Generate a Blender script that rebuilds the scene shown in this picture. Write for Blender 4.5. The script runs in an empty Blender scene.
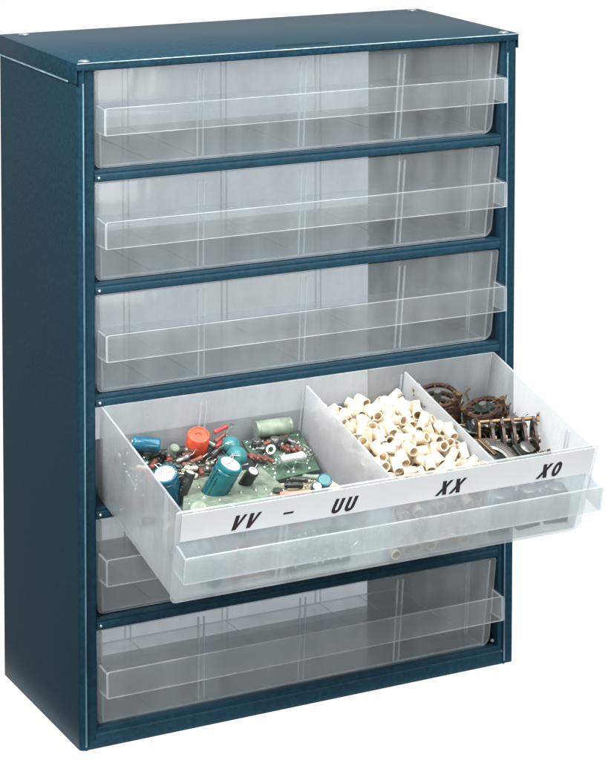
import bpy, bmesh, math, random
from mathutils import Vector, Matrix, Euler
S = 0.001                      # the script is written in millimetres
sc = bpy.context.scene
COL = sc.collection
PI = math.pi

# ------------------------------------------------------------------ helpers
def new_obj(name, me, parent=None):
    o = bpy.data.objects.new(name, me)
    COL.objects.link(o)
    if parent is not None:
        o.parent = parent
    return o

def obj(name, bm, mats, parent=None, smooth=None, mat=None):
    """link a bmesh (in mm) as ONE mesh object"""
    bmesh.ops.recalc_face_normals(bm, faces=bm.faces)
    bmesh.ops.scale(bm, vec=(S, S, S), verts=bm.verts)
    me = bpy.data.meshes.new(name)
    bm.to_mesh(me); bm.free()
    if not isinstance(mats, (list, tuple)): mats = [mats]
    for m in mats: me.materials.append(m)
    if smooth is not None:
        for p in me.polygons: p.use_smooth = True
        me.set_sharp_from_angle(angle=math.radians(smooth))
    o = new_obj(name, me, parent)
    if mat is not None: o.matrix_local = mat
    return o

def tag(o, label=None, cat=None, group=None, kind=None):
    if label: o['label'] = label
    if cat: o['category'] = cat
    if group: o['group'] = group
    if kind: o['kind'] = kind
    return o

def empty(name, loc=(0, 0, 0)):
    o = bpy.data.objects.new(name, None)
    o.empty_display_size = 0.01
    COL.objects.link(o)
    o.location = Vector(loc) * S
    return o

def copy_tree(o, parent=None):
    c = o.copy(); COL.objects.link(c)
    if parent is not None: c.parent = parent
    for ch in [x for x in bpy.data.objects if x.parent == o]:
        copy_tree(ch, c)
    return c

def box(bm, x0, x1, y0, y1, z0, z1, bev=0.0, seg=2, mi=0, M=None):
    vs = [bm.verts.new((x, y, z)) for x in (x0, x1) for y in (y0, y1) for z in (z0, z1)]
    q = [(0, 1, 3, 2), (4, 6, 7, 5), (0, 4, 5, 1), (2, 3, 7, 6), (0, 2, 6, 4), (1, 5, 7, 3)]
    fs = [bm.faces.new([vs[i] for i in f]) for f in q]
    for f in fs: f.material_index = mi
    geo = list(vs)
    if bev > 0:
        es = list({e for f in fs for e in f.edges})
        r = bmesh.ops.bevel(bm, geom=es, offset=bev, segments=seg, affect='EDGES', profile=0.5)
        geo = list({v for f in r['faces'] for v in f.verts} | {v for v in vs if v.is_valid})
        for f in r['faces']: f.material_index = mi
    if M is not None:
        bmesh.ops.transform(bm, matrix=M, verts=geo)
    return geo

def prism(bm, pts, axis, a0, a1, mi=0, rim=None, fn=None, bev=0.0):
    """closed 2-D outline extruded along an axis; rim = material index of the side faces"""
    def mk(p, a):
        if axis == 'z': v = (p[0], p[1], a)
        elif axis == 'x': v = (a, p[0], p[1])
        else: v = (p[0], a, p[1])
        if fn: v = fn(v)
        return bm.verts.new(v)
    A = [mk(p, a0) for p in pts]; B = [mk(p, a1) for p in pts]
    fs = [bm.faces.new(A), bm.faces.new(B[::-1])]
    n = len(pts)
    sd = []
    for i in range(n):
        sd.append(bm.faces.new([A[i], A[(i + 1) % n], B[(i + 1) % n], B[i]]))
    for f in fs: f.material_index = mi
    for f in sd: f.material_index = mi if rim is None else rim
    if bev > 0:
        es = list({e for f in fs for e in f.edges})
        r = bmesh.ops.bevel(bm, geom=es, offset=bev, segments=2, affect='EDGES', profile=0.5)
        for f in r['faces']: f.material_index = mi if rim is None else rim
    return A + B

def rrect(x0, x1, z0, z1, r, n=5, corners=(1, 1, 1, 1)):
    """rounded rectangle, corners: bl, br, tr, tl radii multipliers"""
    out = []
    cs = [(x0, z0, PI, 0), (x1, z0, 1.5 * PI, 1), (x1, z1, 0, 2), (x0, z1, .5 * PI, 3)]
    for cx, cz, a, k in cs:
        rr = r * corners[k]
        if rr < 0.01: out.append((cx, cz)); continue
        ox = cx + (rr if cx == x0 else -rr); oz = cz + (rr if cz == z0 else -rr)
        for i in range(n + 1):
            t = a + i / n * PI / 2
            out.append((ox + rr * math.cos(t), oz + rr * math.sin(t)))
    return out

def lathe(bm, prof, n=24, M=None, mi=0, close=False):
    """revolve (r, z) profile about z; prof entries may carry a material index for the ring after them"""
    rings = []
    allv = []
    for p in prof:
        r, z = p[0], p[1]
        if r < 1e-4:
            v = bm.verts.new((0, 0, z)); rings.append([v]); allv.append(v)
        else:
            R_ = [bm.verts.new((r * math.cos(2 * PI * i / n), r * math.sin(2 * PI * i / n), z)) for i in range(n)]
            rings.append(R_); allv += R_
    pairs = list(zip(range(len(prof) - 1), range(1, len(prof))))
    if close: pairs.append((len(prof) - 1, 0))
    for a, b in pairs:
        A, B = rings[a], rings[b]
        m = prof[a][2] if len(prof[a]) > 2 else mi
        for i in range(n):
            j = (i + 1) % n
            if len(A) == 1 and len(B) == 1: continue
            if len(A) == 1: f = bm.faces.new([A[0], B[i], B[j]])
            elif len(B) == 1: f = bm.faces.new([A[i], A[j], B[0]])
            else: f = bm.faces.new([A[i], A[j], B[j], B[i]])
            f.material_index = m
    if M is not None: bmesh.ops.transform(bm, matrix=M, verts=allv)
    return allv

def tube(bm, pts, r, n=8, mi=0):
    """round wire through the points"""
    pts = [Vector(p) for p in pts]
    rings = []
    up = Vector((0.13, 0.31, 0.94))
    for i, p in enumerate(pts):
        d = (pts[min(i + 1, len(pts) - 1)] - pts[max(i - 1, 0)]).normalized()
        a = d.cross(up)
        if a.length < 1e-3: a = d.cross(Vector((1, 0, 0)))
        a.normalize(); b = d.cross(a)
        rings.append([bm.verts.new(p + r * (a * math.cos(2 * PI * k / n) + b * math.sin(2 * PI * k / n))) for k in range(n)])
    for A, B in zip(rings, rings[1:]):
        for k in range(n):
            f = bm.faces.new([A[k], A[(k + 1) % n], B[(k + 1) % n], B[k]]); f.material_index = mi
    f = bm.faces.new(rings[0]); f.material_index = mi
    f = bm.faces.new(rings[-1][::-1]); f.material_index = mi
    return [v for r_ in rings for v in r_]

def align(p, d, roll=0.0):
    """matrix putting local z along d at p"""
    d = Vector(d).normalized()
    return Matrix.Translation(Vector(p)) @ d.to_track_quat('Z', 'Y').to_matrix().to_4x4() @ Matrix.Rotation(roll, 4, 'Z')

# ------------------------------------------------------------------ materials
def nt(name):
    m = bpy.data.materials.new(name); m.use_nodes = True
    t = m.node_tree; t.nodes.clear()
    return m, t

def pbr(name, col, rough=0.5, metal=0.0, spec=0.5, var=0.06, vscale=60.0, bump=0.0, bscale=400.0, coat=0.0, col2=None, grime=0.0):
    m, t = nt(name); N = t.nodes; L = t.links
    out = N.new('ShaderNodeOutputMaterial'); b = N.new('ShaderNodeBsdfPrincipled')
    L.new(b.outputs[0], out.inputs[0])
    tc = N.new('ShaderNodeTexCoord')
    nz = N.new('ShaderNodeTexNoise'); nz.inputs['Scale'].default_value = vscale; nz.inputs['Detail'].default_value = 4
    L.new(tc.outputs['Object'], nz.inputs['Vector'])
    rp = N.new('ShaderNodeValToRGB')
    c2 = col2 or col
    rp.color_ramp.elements[0].position = 0.3; rp.color_ramp.elements[1].position = 0.7
    rp.color_ramp.elements[0].color = (*[max(0, c * (1 - var * 2)) for c in col], 1)
    rp.color_ramp.elements[1].color = (*[min(1, c * (1 + var * 2)) for c in c2], 1)
    L.new(nz.outputs['Fac'], rp.inputs[0]); L.new(rp.outputs[0], b.inputs['Base Color'])
    b.inputs['Metallic'].default_value = metal
    b.inputs['Specular IOR Level'].default_value = spec
    b.inputs['Coat Weight'].default_value = coat
    mr = N.new('ShaderNodeMapRange'); mr.inputs['To Min'].default_value = max(0.02, rough * .8); mr.inputs['To Max'].default_value = min(1, rough * 1.2)
    L.new(nz.outputs['Fac'], mr.inputs['Value']); L.new(mr.outputs[0], b.inputs['Roughness'])
    if bump > 0:
        n2 = N.new('ShaderNodeTexNoise'); n2.inputs['Scale'].default_value = bscale; n2.inputs['Detail'].default_value = 2
        L.new(tc.outputs['Object'], n2.inputs['Vector'])
        bp = N.new('ShaderNodeBump'); bp.inputs['Strength'].default_value = bump; bp.inputs['Distance'].default_value = 0.0004
        L.new(n2.outputs['Fac'], bp.inputs['Height']); L.new(bp.outputs[0], b.inputs['Normal'])
    return m

def clear_plastic(name, haze, tint, dif=(0.80, 0.84, 0.88), rough=0.12, vary=0.35, refl=1.0):
    m, t = nt(name); N = t.nodes; L = t.links
    out = N.new('ShaderNodeOutputMaterial')
    tr = N.new('ShaderNodeBsdfTransparent'); tr.inputs[0].default_value = (*tint, 1)
    df = N.new('ShaderNodeBsdfDiffuse'); df.inputs[0].default_value = (*dif, 1)
    tl = N.new('ShaderNodeBsdfTranslucent'); tl.inputs[0].default_value = (*dif, 1)
    mx0 = N.new('ShaderNodeMixShader'); mx0.inputs[0].default_value = 0.45
    L.new(df.outputs[0], mx0.inputs[1]); L.new(tl.outputs[0], mx0.inputs[2])
    mx1 = N.new('ShaderNodeMixShader')
    L.new(tr.outputs[0], mx1.inputs[1]); L.new(mx0.outputs[0], mx1.inputs[2])
    tc = N.new('ShaderNodeTexCoord')
    oi = N.new('ShaderNodeObjectInfo')
    sh = N.new('ShaderNodeVectorMath'); sh.operation = 'SCALE'; sh.inputs[0].default_value = (3.1, 1.7, 2.3)
    L.new(oi.outputs['Random'], sh.inputs['Scale'])
    ad = N.new('ShaderNodeVectorMath'); ad.operation = 'ADD'; L.new(tc.outputs['Object'], ad.inputs[0]); L.new(sh.outputs[0], ad.inputs[1])
    def noise(scale, stretch, detail, rough_=.55):
        mp = N.new('ShaderNodeMapping'); mp.inputs['Scale'].default_value = stretch
        nz = N.new('ShaderNodeTexNoise'); nz.inputs['Scale'].default_value = scale; nz.inputs['Detail'].default_value = detail; nz.inputs['Roughness'].default_value = rough_
        L.new(ad.outputs[0], mp.inputs[0]); L.new(mp.outputs[0], nz.inputs['Vector'])
        return nz.outputs['Fac']
    def mrange(src, a, b, c_, d):
        mr = N.new('ShaderNodeMapRange'); mr.inputs['From Min'].default_value = a; mr.inputs['From Max'].default_value = b
        mr.inputs['To Min'].default_value = c_; mr.inputs['To Max'].default_value = d; L.new(src, mr.inputs['Value'])
        return mr.outputs[0]
    def math2(op, a, b):
        m_ = N.new('ShaderNodeMath'); m_.operation = op
        L.new(a, m_.inputs[0])
        if isinstance(b, float): m_.inputs[1].default_value = b
        else: L.new(b, m_.inputs[1])
        return m_.outputs[0]
    # streaks for flow lines and blotchy reflections, soft smudges and a little dust
    streak = mrange(noise(55, (1, 1, .28), 4), .32, .68, haze * (1 - vary), haze * (1 + vary))
    smudge = mrange(noise(22, (1, 1, 1.6), 5, .62), .52, .78, 0.0, haze * vary * 1.1)
    dust = mrange(noise(900, (1, 1, 1), 1), .70, .78, 0.0, .10)
    fac = math2('ADD', math2('ADD', streak, smudge), dust)
    L.new(fac, mx1.inputs[0])
    bp = N.new('ShaderNodeBump'); bp.inputs['Strength'].default_value = .35; bp.inputs['Distance'].default_value = .0012
    L.new(noise(45, (1, 1, .4), 2), bp.inputs['Height'])
    gl = N.new('ShaderNodeBsdfGlossy'); gl.inputs['Roughness'].default_value = rough
    L.new(bp.outputs[0], gl.inputs['Normal'])
    fr = N.new('ShaderNodeFresnel'); fr.inputs['IOR'].default_value = 1.4
    # thin-sheet reflection: the same on the way in and on the way out (no total reflection, as rays go straight through)
    ge = N.new('ShaderNodeNewGeometry'); mi_ = N.new('ShaderNodeMapRange')
    mi_.inputs['To Min'].default_value = 1.4; mi_.inputs['To Max'].default_value = 1 / 1.4
    L.new(ge.outputs['Backfacing'], mi_.inputs['Value']); L.new(mi_.outputs[0], fr.inputs['IOR'])
    ml = N.new('ShaderNodeMath'); ml.operation = 'MULTIPLY'; ml.inputs[1].default_value = refl
    L.new(fr.outputs[0], ml.inputs[0])
    mx2 = N.new('ShaderNodeMixShader'); L.new(ml.outputs[0], mx2.inputs[0])
    L.new(mx1.outputs[0], mx2.inputs[1]); L.new(gl.outputs[0], mx2.inputs[2])
    L.new(mx2.outputs[0], out.inputs[0])
    return m

AMB = 0.15
PAINT = (0.0100, 0.036, 0.056)
M_paint = pbr('blue_paint', PAINT, rough=0.38, spec=0.09, var=0.09, vscale=330, bump=0.22, bscale=1500)
M_paint_top = pbr('blue_paint_lid', PAINT, rough=0.40, spec=0.06, var=0.15, vscale=480, bump=0.25, bscale=1300)
M_shelf = pbr('blue_paint_gloss', PAINT, rough=0.22, spec=0.55, var=0.05, vscale=260, bump=0.06, bscale=900)
M_edge_glint = pbr('painted_edge_glint', (.34, .47, .53), rough=0.3, metal=0.2, var=.3, vscale=30)  # light colour paints the highlight along the lid's front edge
M_hem = pbr('lit_hem_paint', (.17, .28, .34), rough=.35, var=.2, vscale=90)  # lightened paint stands for light caught on the flange's lower edge
M_bead = pbr('edge_highlight_gloss', (.10, .20, .26), rough=0.24, spec=.9, var=.25, vscale=25, coat=1.0)  # lighter glossy blue imitates the bright glint down the posts
M_rivet = pbr('rivet_metal', (.75, .78, .8), rough=0.3, metal=0.9, var=.08)
M_clear = clear_plastic('clear_styrene', 0.16, (.958, .976, .982), dif=(.66, .71, .72))
M_clear_rim = clear_plastic('clear_styrene_edge', 0.42, (.97, .985, 1), dif=(.86, .89, .92))
M_dark = pbr('embossed_dark', (.004, .018, .03), rough=.6, spec=.1)
CLR = [M_clear, M_clear_rim]
M_frost = clear_plastic('cloudy_styrene', 0.33, (.94, .957, .962), dif=(.80, .845, .86), refl=.7, vary=.2)
M_milky = clear_plastic('milky_styrene', 0.60, (.95, .96, .97), dif=(.74, .78, .82), refl=.6, vary=.1)
M_ledge = clear_plastic('clear_styrene_ledge', 0.05, (.96, .97, .98), dif=(.60, .64, .68), refl=.3)
M_thin = clear_plastic('clear_styrene_thin', 0.09, (.980, .987, .990), dif=(.74, .78, .79), refl=.4)

# ------------------------------------------------------------------ the cabinet (front left bottom corner at the origin, front face y = 0)
CW, CD, CH = 306.0, 150.0, 432.5
RAILS = [357.8, 287.3, 216.8, 146.1, 75.4]        # underside of the five shelf rails
TOPS = [428.0] + RAILS                           # upper edge of each drawer slot
cab = empty('drawer_cabinet', (0, 0, 0))
tag(cab, 'tall dark blue painted steel cabinet with six drawer slots and an added pale back sheet', 'cabinet')

def arc(cx, cy, r, a0, a1, n=6):
    return [(cx + r * math.cos(math.radians(a0 + (a1 - a0) * i / n)), cy + r * math.sin(math.radians(a0 + (a1 - a0) * i / n))) for i in range(n + 1)]

# side panels carry the rolled front posts; profile in x, y
bm = bmesh.new()
pl = [(0, CD - 1)] + arc(3.2, 3.4, 3.2, 180, 250, 6) + arc(3.6, -0.1, 0.75, 190, 350, 6) + [(5.0, .8), (9.6, .9)] + arc(9.9, 2.2, 1.3, -90, 0, 4) + \
     [(11.2, 9), (10.0, 9), (10.0, 3.2), (3.0, 3.6), (1.4, 5.2), (1.4, CD - 1)]
prism(bm, pl, 'z', 0.8, 430.6, bev=0)
obj('side_panel', bm, M_paint, cab, smooth=35)
bm = bmesh.new()
pr = [(CW, CD - 1)] + [(CW - x, y) for x, y in arc(2.2, 2.2, 2.2, 180, 262, 6)] + [(299.8, 0.1)] + [(CW - x, y) for x, y in arc(7.4, -0.05, 0.8, 190, 350, 6)] + \
     [(297.6, 1.3), (295.6, 1.5)] + [(295.0, 2.2), (295.0, 9), (296.2, 9), (296.2, 3.2), (303.0, 3.6), (304.6, 5.2), (304.6, CD - 1)]
prism(bm, pr, 'z', 0.8, 430.6)
obj('side_panel', bm, M_paint, cab, smooth=35)
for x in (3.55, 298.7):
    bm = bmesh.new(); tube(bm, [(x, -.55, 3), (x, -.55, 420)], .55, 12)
    obj('edge_highlight', bm, M_bead, cab, smooth=60)
# back frame: two upright flanges left and right of the open back
for x0, x1 in ((1.6, 39), (267.3, 304.4)):
    bm = bmesh.new()
    box(bm, x0, x1, CD - 2.4, CD - 1.2, 1.2, 430.2)
    obj('back_flange', bm, M_paint, cab)

M_back = nt('pale_translucent_sheet')
def _b():
    m, t = M_back; N = t.nodes; L = t.links
    out = N.new('ShaderNodeOutputMaterial'); a = N.new('ShaderNodeBsdfDiffuse'); b = N.new('ShaderNodeBsdfTranslucent'); x = N.new('ShaderNodeMixShader')
    a.inputs[0].default_value = b.inputs[0].default_value = (.93, .95, .98, 1); x.inputs[0].default_value = .92
    L.new(a.outputs[0], x.inputs[1]); L.new(b.outputs[0], x.inputs[2]); L.new(x.outputs[0], out.inputs[0])
    return m
M_back = _b()
bm = bmesh.new()
box(bm, 1.6, 304.4, CD - 1.1, CD - .3, 1.2, 430.2)
obj('added_back_sheet', bm, M_back, cab)  # sheet added across the open back for the backdrop's pale tone

# shelves with a folded front rail
def shelf(zr):
    bm = bmesh.new()
    z = zr
    prof = [(1.2, z + .5), (1.6, z), (3.4, z), (3.4, z + 5.4), (CD - 3, z + 5.4), (CD - 3, z + 6.6), (3.0, z + 6.6), (2.3, z + 6.3), (2.1, z + 5.7),
            (2.3, z + 5.1), (2.2, z + 4.7), (1.5, z + 4.3), (1.2, z + 3.8)]
    prism(bm, prof, 'x', 11.4, 294.8)
    for f_ in bm.faces:
        if f_.calc_center_median().y > 12 and abs(f_.normal.x) < .5: f_.material_index = 1
    o = obj('shelf', bm, [M_paint, M_shelf], cab, smooth=35)
    for x, s in ((14.0, .8),):
        bm = bmesh.new()
        lathe(bm, [(0, .6), (.9 * s, .4), (1.3 * s, 0), (1.3 * s, -.3), (0, -.3)], 12, align((x, 1.0, z + 2.4), (0, -1, 0)))
        obj('spot_weld', bm, M_rivet, o, smooth=40)
    return o
for z in RAILS: shelf(z)
# base with a folded front rail
bm = bmesh.new()
prism(bm, [(0.4, 1.2), (0.9, .4), (2.0, 0), (CD - 1.5, 0), (CD - 1.5, 1.2), (4, 1.2), (4, 11.5), (9, 11.5), (9, 12.7), (2.6, 12.7), (1.9, 12.2), (1.8, 9.6), (1.2, 9.0), (.9, 8.2), (.9, 5.8), (0.5, 5.0)], 'x', 4.5, 300.5)
for f_ in bm.faces:
    if f_.calc_center_median().y > 12: f_.material_index = 1
box(bm, 300.6, 304.5, 5.6, CD - 1.5, 0.05, 1.15, mi=1); box(bm, 1.5, 4.4, 5.6, CD - 1.5, 0.05, 1.15, mi=1)
o = obj('base_panel', bm, [M_paint, M_shelf], cab, smooth=35)
for x, z in ((291.5, 17.0), (298.3, 9.2)):
    bm = bmesh.new(); lathe(bm, [(0, .7), (.8, .5), (1.1, 0), (1.1, -.8), (0, -.8)], 12, align((x, .8 if z < 12 else 2.6, z), (0, -1, 0)))
    obj('spot_weld', bm, M_rivet, o, smooth=40)

# lid
bm = bmesh.new()
r = 1.3
box(bm, -1.0, 307.0, -0.9, 150.6, 431.0, 432.6, bev=.6)
box(bm, -1.0, 0.0 - .15, -0.3, 150.0, 419.6, 431.6, bev=.25)
box(bm, 306.15, 307.0, -0.3, 150.0, 422.6, 431.6, bev=.25)
box(bm, -.6, 306.6, -0.9, -0.1, 427.9, 431.6, bev=.25)
box(bm, 11.6, 294.4, 0.2, 2.2, 427.4, 428.9, bev=.25)
box(bm, 1.6, 304.4, CD - 3.7, CD - 2.6, 424.5, 430.7)
lid = obj('lid', bm, M_paint_top, cab, smooth=35)
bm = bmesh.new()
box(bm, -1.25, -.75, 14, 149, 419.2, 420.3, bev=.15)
obj('hem_highlight', bm, M_hem, lid)
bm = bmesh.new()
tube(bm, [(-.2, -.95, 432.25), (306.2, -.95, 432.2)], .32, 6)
obj('hem_highlight', bm, M_edge_glint, lid, smooth=60)
for x, y in ((14.0, 143.0), (6.5, 6.5), (299.5, 7.0), (299.0, 143.5)):
    bm = bmesh.new()
    lathe(bm, [(0, .9), (2.0, .75), (3.1, .3), (3.5, 0), (3.5, -.2), (0, -.2)], 20, Matrix.Translation((x, y, 432.6)))
    obj('rivet', bm, M_rivet, lid, smooth=40)
bm = bmesh.new()
def oval(a, b, n=28): return [(a * math.copysign(abs(math.cos(2 * PI * i / n)) ** .7, math.cos(2 * PI * i / n)), b * math.sin(2 * PI * i / n)) for i in range(n)]
prism(bm, [(156 + x, 15 + y) for x, y in oval(19, 4.2)], 'z', 432.5, 432.75)
emb = obj('embossed_oval', bm, M_dark, lid)

# ------------------------------------------------------------------ drawers
DH = 62.0
XC = 152.8
def lean(v):       # the front leans back towards its foot
    x, y, z = v
    return (x * (138.2 + 3.0 * z / DH) / 141.2, y + 2.2 + (DH - z) / DH * 5.0, z)
def slot_ribs(bm, y0, y1, z0, z1, xs, fn=None):
    for x in xs:
        for s in (-1, 1):
            cx = x + s * 1.9
            prism(bm, [(cx - .45, z0), (cx + .45, z0), (cx + .45, z1), (cx - .45, z1)], 'y', y0, y1, 1, 1, fn)

def make_drawer(name, opened=False):
    root = empty(name)
    XS = (-70.6, 0, 70.6)
    CLR = [M_frost if opened else M_clear, M_clear_rim]
    ZT = 2.0 if opened else 0.0
    # front plate
    bm = bmesh.new()
    prism(bm, rrect(-141.2, 141.2, 0, DH, 6, 6, (.5, 1, .25, .25)), 'y', 0, 2.0, 0, 1, lean, bev=.35)
    slot_ribs(bm, 2.06, 3.4, 1.8, 58, XS, lean)
    fp = obj('front_panel', bm, CLR, root, smooth=35)
    # side walls
    for s in (-1, 1):
        bm = bmesh.new()
        # outline in y, z
        pts = [(9.3, .4), (140.4, .4), (140.4, 60.2 + ZT), (4.4, 60.2 + ZT * .6)]
        def fs(v, s=s):
            x, y, z = v
            return (s * (135.2 + 3.0 * z / DH - x), y, z)
        prism(bm, pts, 'x', 0, 1.5, 0, 1, fs, bev=.25)
        for yy in (30, 33.2):
            prism(bm, [(yy, 1.8), (yy + .8, 1.8), (yy + .8, 58), (yy, 58)], 'x', 1.55, 2.5, 1, 1, fs)
        obj('side_wall', bm, CLR, root, smooth=35)
    # back wall
    bm = bmesh.new()
    def fb(v):
        x, y, z = v
        return (x * (133.6 + 3.0 * z / DH) / 136.6, y, z)
    prism(bm, [(-136.3, .4), (136.3, .4), (136.3, 58.5 + ZT * 2), (-136.3, 58.5 + ZT * 2)], 'y', 138.8, 140.3, 0, 1, fb, bev=.25)
    slot_ribs(bm, 137.4, 138.74, 1.8, 56, XS)
    obj('back_wall', bm, CLR if opened else [M_thin, M_clear_rim], root, smooth=35)
    # floor
    bm = bmesh.new()
    prism(bm, [(-133.4, 9.6), (133.4, 9.6), (133.4, 138.7), (-133.4, 138.7)], 'z', .4, 1.8, 0, 1)
    for x in (-101, 101):
        box(bm, x - .5, x + .5, 14, 134, 1.85, 2.5, mi=0)
    for x in XS:
        box(bm, x - .3, x + .3, 11, 136, 1.85, 2.3, mi=0)
    obj('floor_panel', bm, CLR, root)
    # grip: a hollow ledge open below
    bm = bmesh.new()
    z0, z1 = 23.2, 40.2
    prism(bm, rrect(-139.8, 139.8, z0, z1, 2.2, 4, (.3, .3, 1, 1)), 'y', -12.4, -10.9, 0, 1, None, bev=.3)
    g = obj('grip', bm, [M_frost if opened else M_thin, M_clear_rim], root, smooth=35)
    bm = bmesh.new()
    prism(bm, [(-10.8, z1 - 1.5), (-10.8, z1 - .1), (3.4, z1 + 1.4), (3.6, z1)], 'x', -139.4, 139.4, 0, 1)
    obj('grip_top', bm, [M_ledge, M_ledge], g)
    for s in (-1, 1):
        bm = bmesh.new()
        prism(bm, [(-10.8, z0 + .2), (4.9, z0 + .2), (3.7, z1 - .1), (-10.8, z1 - 1.6)], 'x', s * 139.5, s * 138.1, 0, 1)
        obj('grip_end', bm, CLR, g)
    if opened:
        for x in XS[1:]:
            bm = bmesh.new()
            prism(bm, [(8.8, 2.5), (137.2, 2.5), (137.2, 58.3), (5.6, 58.3)], 'x', x - .75, x + .75, 0, 1, None, bev=.2)
            obj('divider', bm, [M_milky, M_clear_rim], root, smooth=35)
    return root

GR = 'closed clear drawers of the blue cabinet'
labs = ['closed empty clear plastic drawer in the top slot right under the lid',
        'closed empty clear plastic drawer, second from the top of the cabinet',
        'closed empty clear plastic drawer in the slot directly above the pulled out drawer',
        None,
        'closed clear drawer directly below the pulled out drawer, mostly hidden by it',
        'closed empty clear plastic drawer in the lowest slot above the cabinet base']
proto = make_drawer('drawer')
for i, zt in enumerate(TOPS):
    if i == 3: continue
    d = proto if i == 0 else copy_tree(proto)
    j_ = random.Random(40 + i)
    d.location = Vector((XC + j_.uniform(-.35, .35), j_.uniform(-.5, .4), zt - 62.8 + j_.uniform(-.2, .15))) * S
    d.rotation_euler = (math.radians(j_.uniform(-.15, .15)), math.radians(j_.uniform(-.05, .05)), math.radians(j_.uniform(-.15, .15)))
    tag(d, labs[i], 'drawer', GR)

# the pulled-out drawer, tipped down at the front
TILT = math.radians(12.5)
DO = Matrix.Translation(Vector((XC, -121.7, 125.8))) @ Matrix.Rotation(TILT, 4, 'X')     # mm
od = make_drawer('drawer', True)
tag(od, 'pulled out clear plastic drawer tipped forward, filled with parts and lettered on a white strip', 'drawer')
DOm = DO.copy(); DOm.translation = DO.translation * S
od.matrix_world = DOm

# label strip with its lettering
M_paper = pbr('white_card', (.66, .68, .68), rough=.6, spec=.3, var=.015, vscale=30)
M_ink = pbr('brown_black_ink', (.020, .012, .012), rough=.5, var=.1)
bm = bmesh.new()
prism(bm, [(-137.5, 42.4), (137.6, 42.4), (138.5, 60.6), (-138.2, 60.6)], 'y', -.55, -.12, 0, 0, lambda v: (v[0], v[1] + 2.2 + (DH - v[2]) / DH * 5.0, v[2]))
lab = obj('label_strip', bm, M_paper, od)
#BEGIN_L
def bar(bm, p, q, w, fn):
    p = Vector((p[0], p[1])); q = Vector((q[0], q[1])); d = (q - p).normalized(); n = Vector((-d.y, d.x)) * w / 2
    prism(bm, [tuple(p + n), tuple(p - n), tuple(q - n), tuple(q + n)], 'y', -.80, -.60, 0, 0, fn)
def ring_path(bm, pts, w, fn, closed=False):
    V = [Vector(p) for p in pts]; k = len(V)
    L_, R_ = [], []
    for i in range(k):
        a = V[(i - 1) % k] if closed or i else V[0]; b = V[(i + 1) % k] if closed or i < k - 1 else V[-1]
        d = (b - a).normalized(); n = Vector((-d.y, d.x)) * w / 2
        L_.append(V[i] + n); R_.append(V[i] - n)
    rng = range(k) if closed else range(k - 1)
    for i in rng:
        j = (i + 1) % k
        prism(bm, [tuple(L_[i]), tuple(R_[i]), tuple(R_[j]), tuple(L_[j])], 'y', -.80, -.60, 0, 0, fn)
def letter(ch, x0, z0=44.5, h=9.8):
    bm = bmesh.new()
    def fn(v):
        x, y, z = v
        xx = x0 + x + .30 * z; zz = z0 + z
        return (xx, y + 2.2 + (DH - zz) / DH * 5.0, zz)
    if ch == 'V':
        prism(bm, [(-.4, h), (2.1, h), (2.7, 3.6), (4.8, h), (6.8, h), (3.0, 0), (.6, 0)], 'y', -.8, -.6, 0, 0, fn)
    elif ch == 'X':
        prism(bm, [(-.2, h), (2.5, h), (3.2, 6.8), (4.8, h), (7.0, h), (4.3, 5.0), (6.1, 0), (3.3, 0), (2.4, 3.0), (.7, 0), (-1.6, 0), (1.4, 4.9)], 'y', -.8, -.6, 0, 0, fn)
    elif ch == 'U':
        pts = [(.9, h), (.9, 3.0)] + [(2.9 - 2.0 * math.cos(a), 3.0 - 2.1 * math.sin(a)) for a in [PI * i / 10 for i in range(1, 10)]] + [(4.9, 3.0), (4.9, h)]
        ring_path(bm, pts, 2.1, fn)
    elif ch == 'O':
        pts = [(2.8 + 1.95 * math.cos(a), h / 2 + (h / 2 - .8) * math.sin(a)) for a in [2 * PI * i / 22 for i in range(22)]]
        ring_path(bm, pts, 2.0, fn, True)
    elif ch == '-':
        prism(bm, [(0, 5.2), (6.3, 5.2), (6.3, 6.4), (0, 6.4)], 'y', -.8, -.6, 0, 0, fn)
    return obj('dash' if ch == '-' else 'letter', bm, M_ink, lab)
for ch, x in (('V', -106.5), ('V', -97.4), ('-', -75.2), ('U', -42.6), ('U', -34.0), ('X', 29.0), ('X', 38.3), ('X', 99.5), ('O', 108.2)):
    letter(ch, x)
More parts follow.
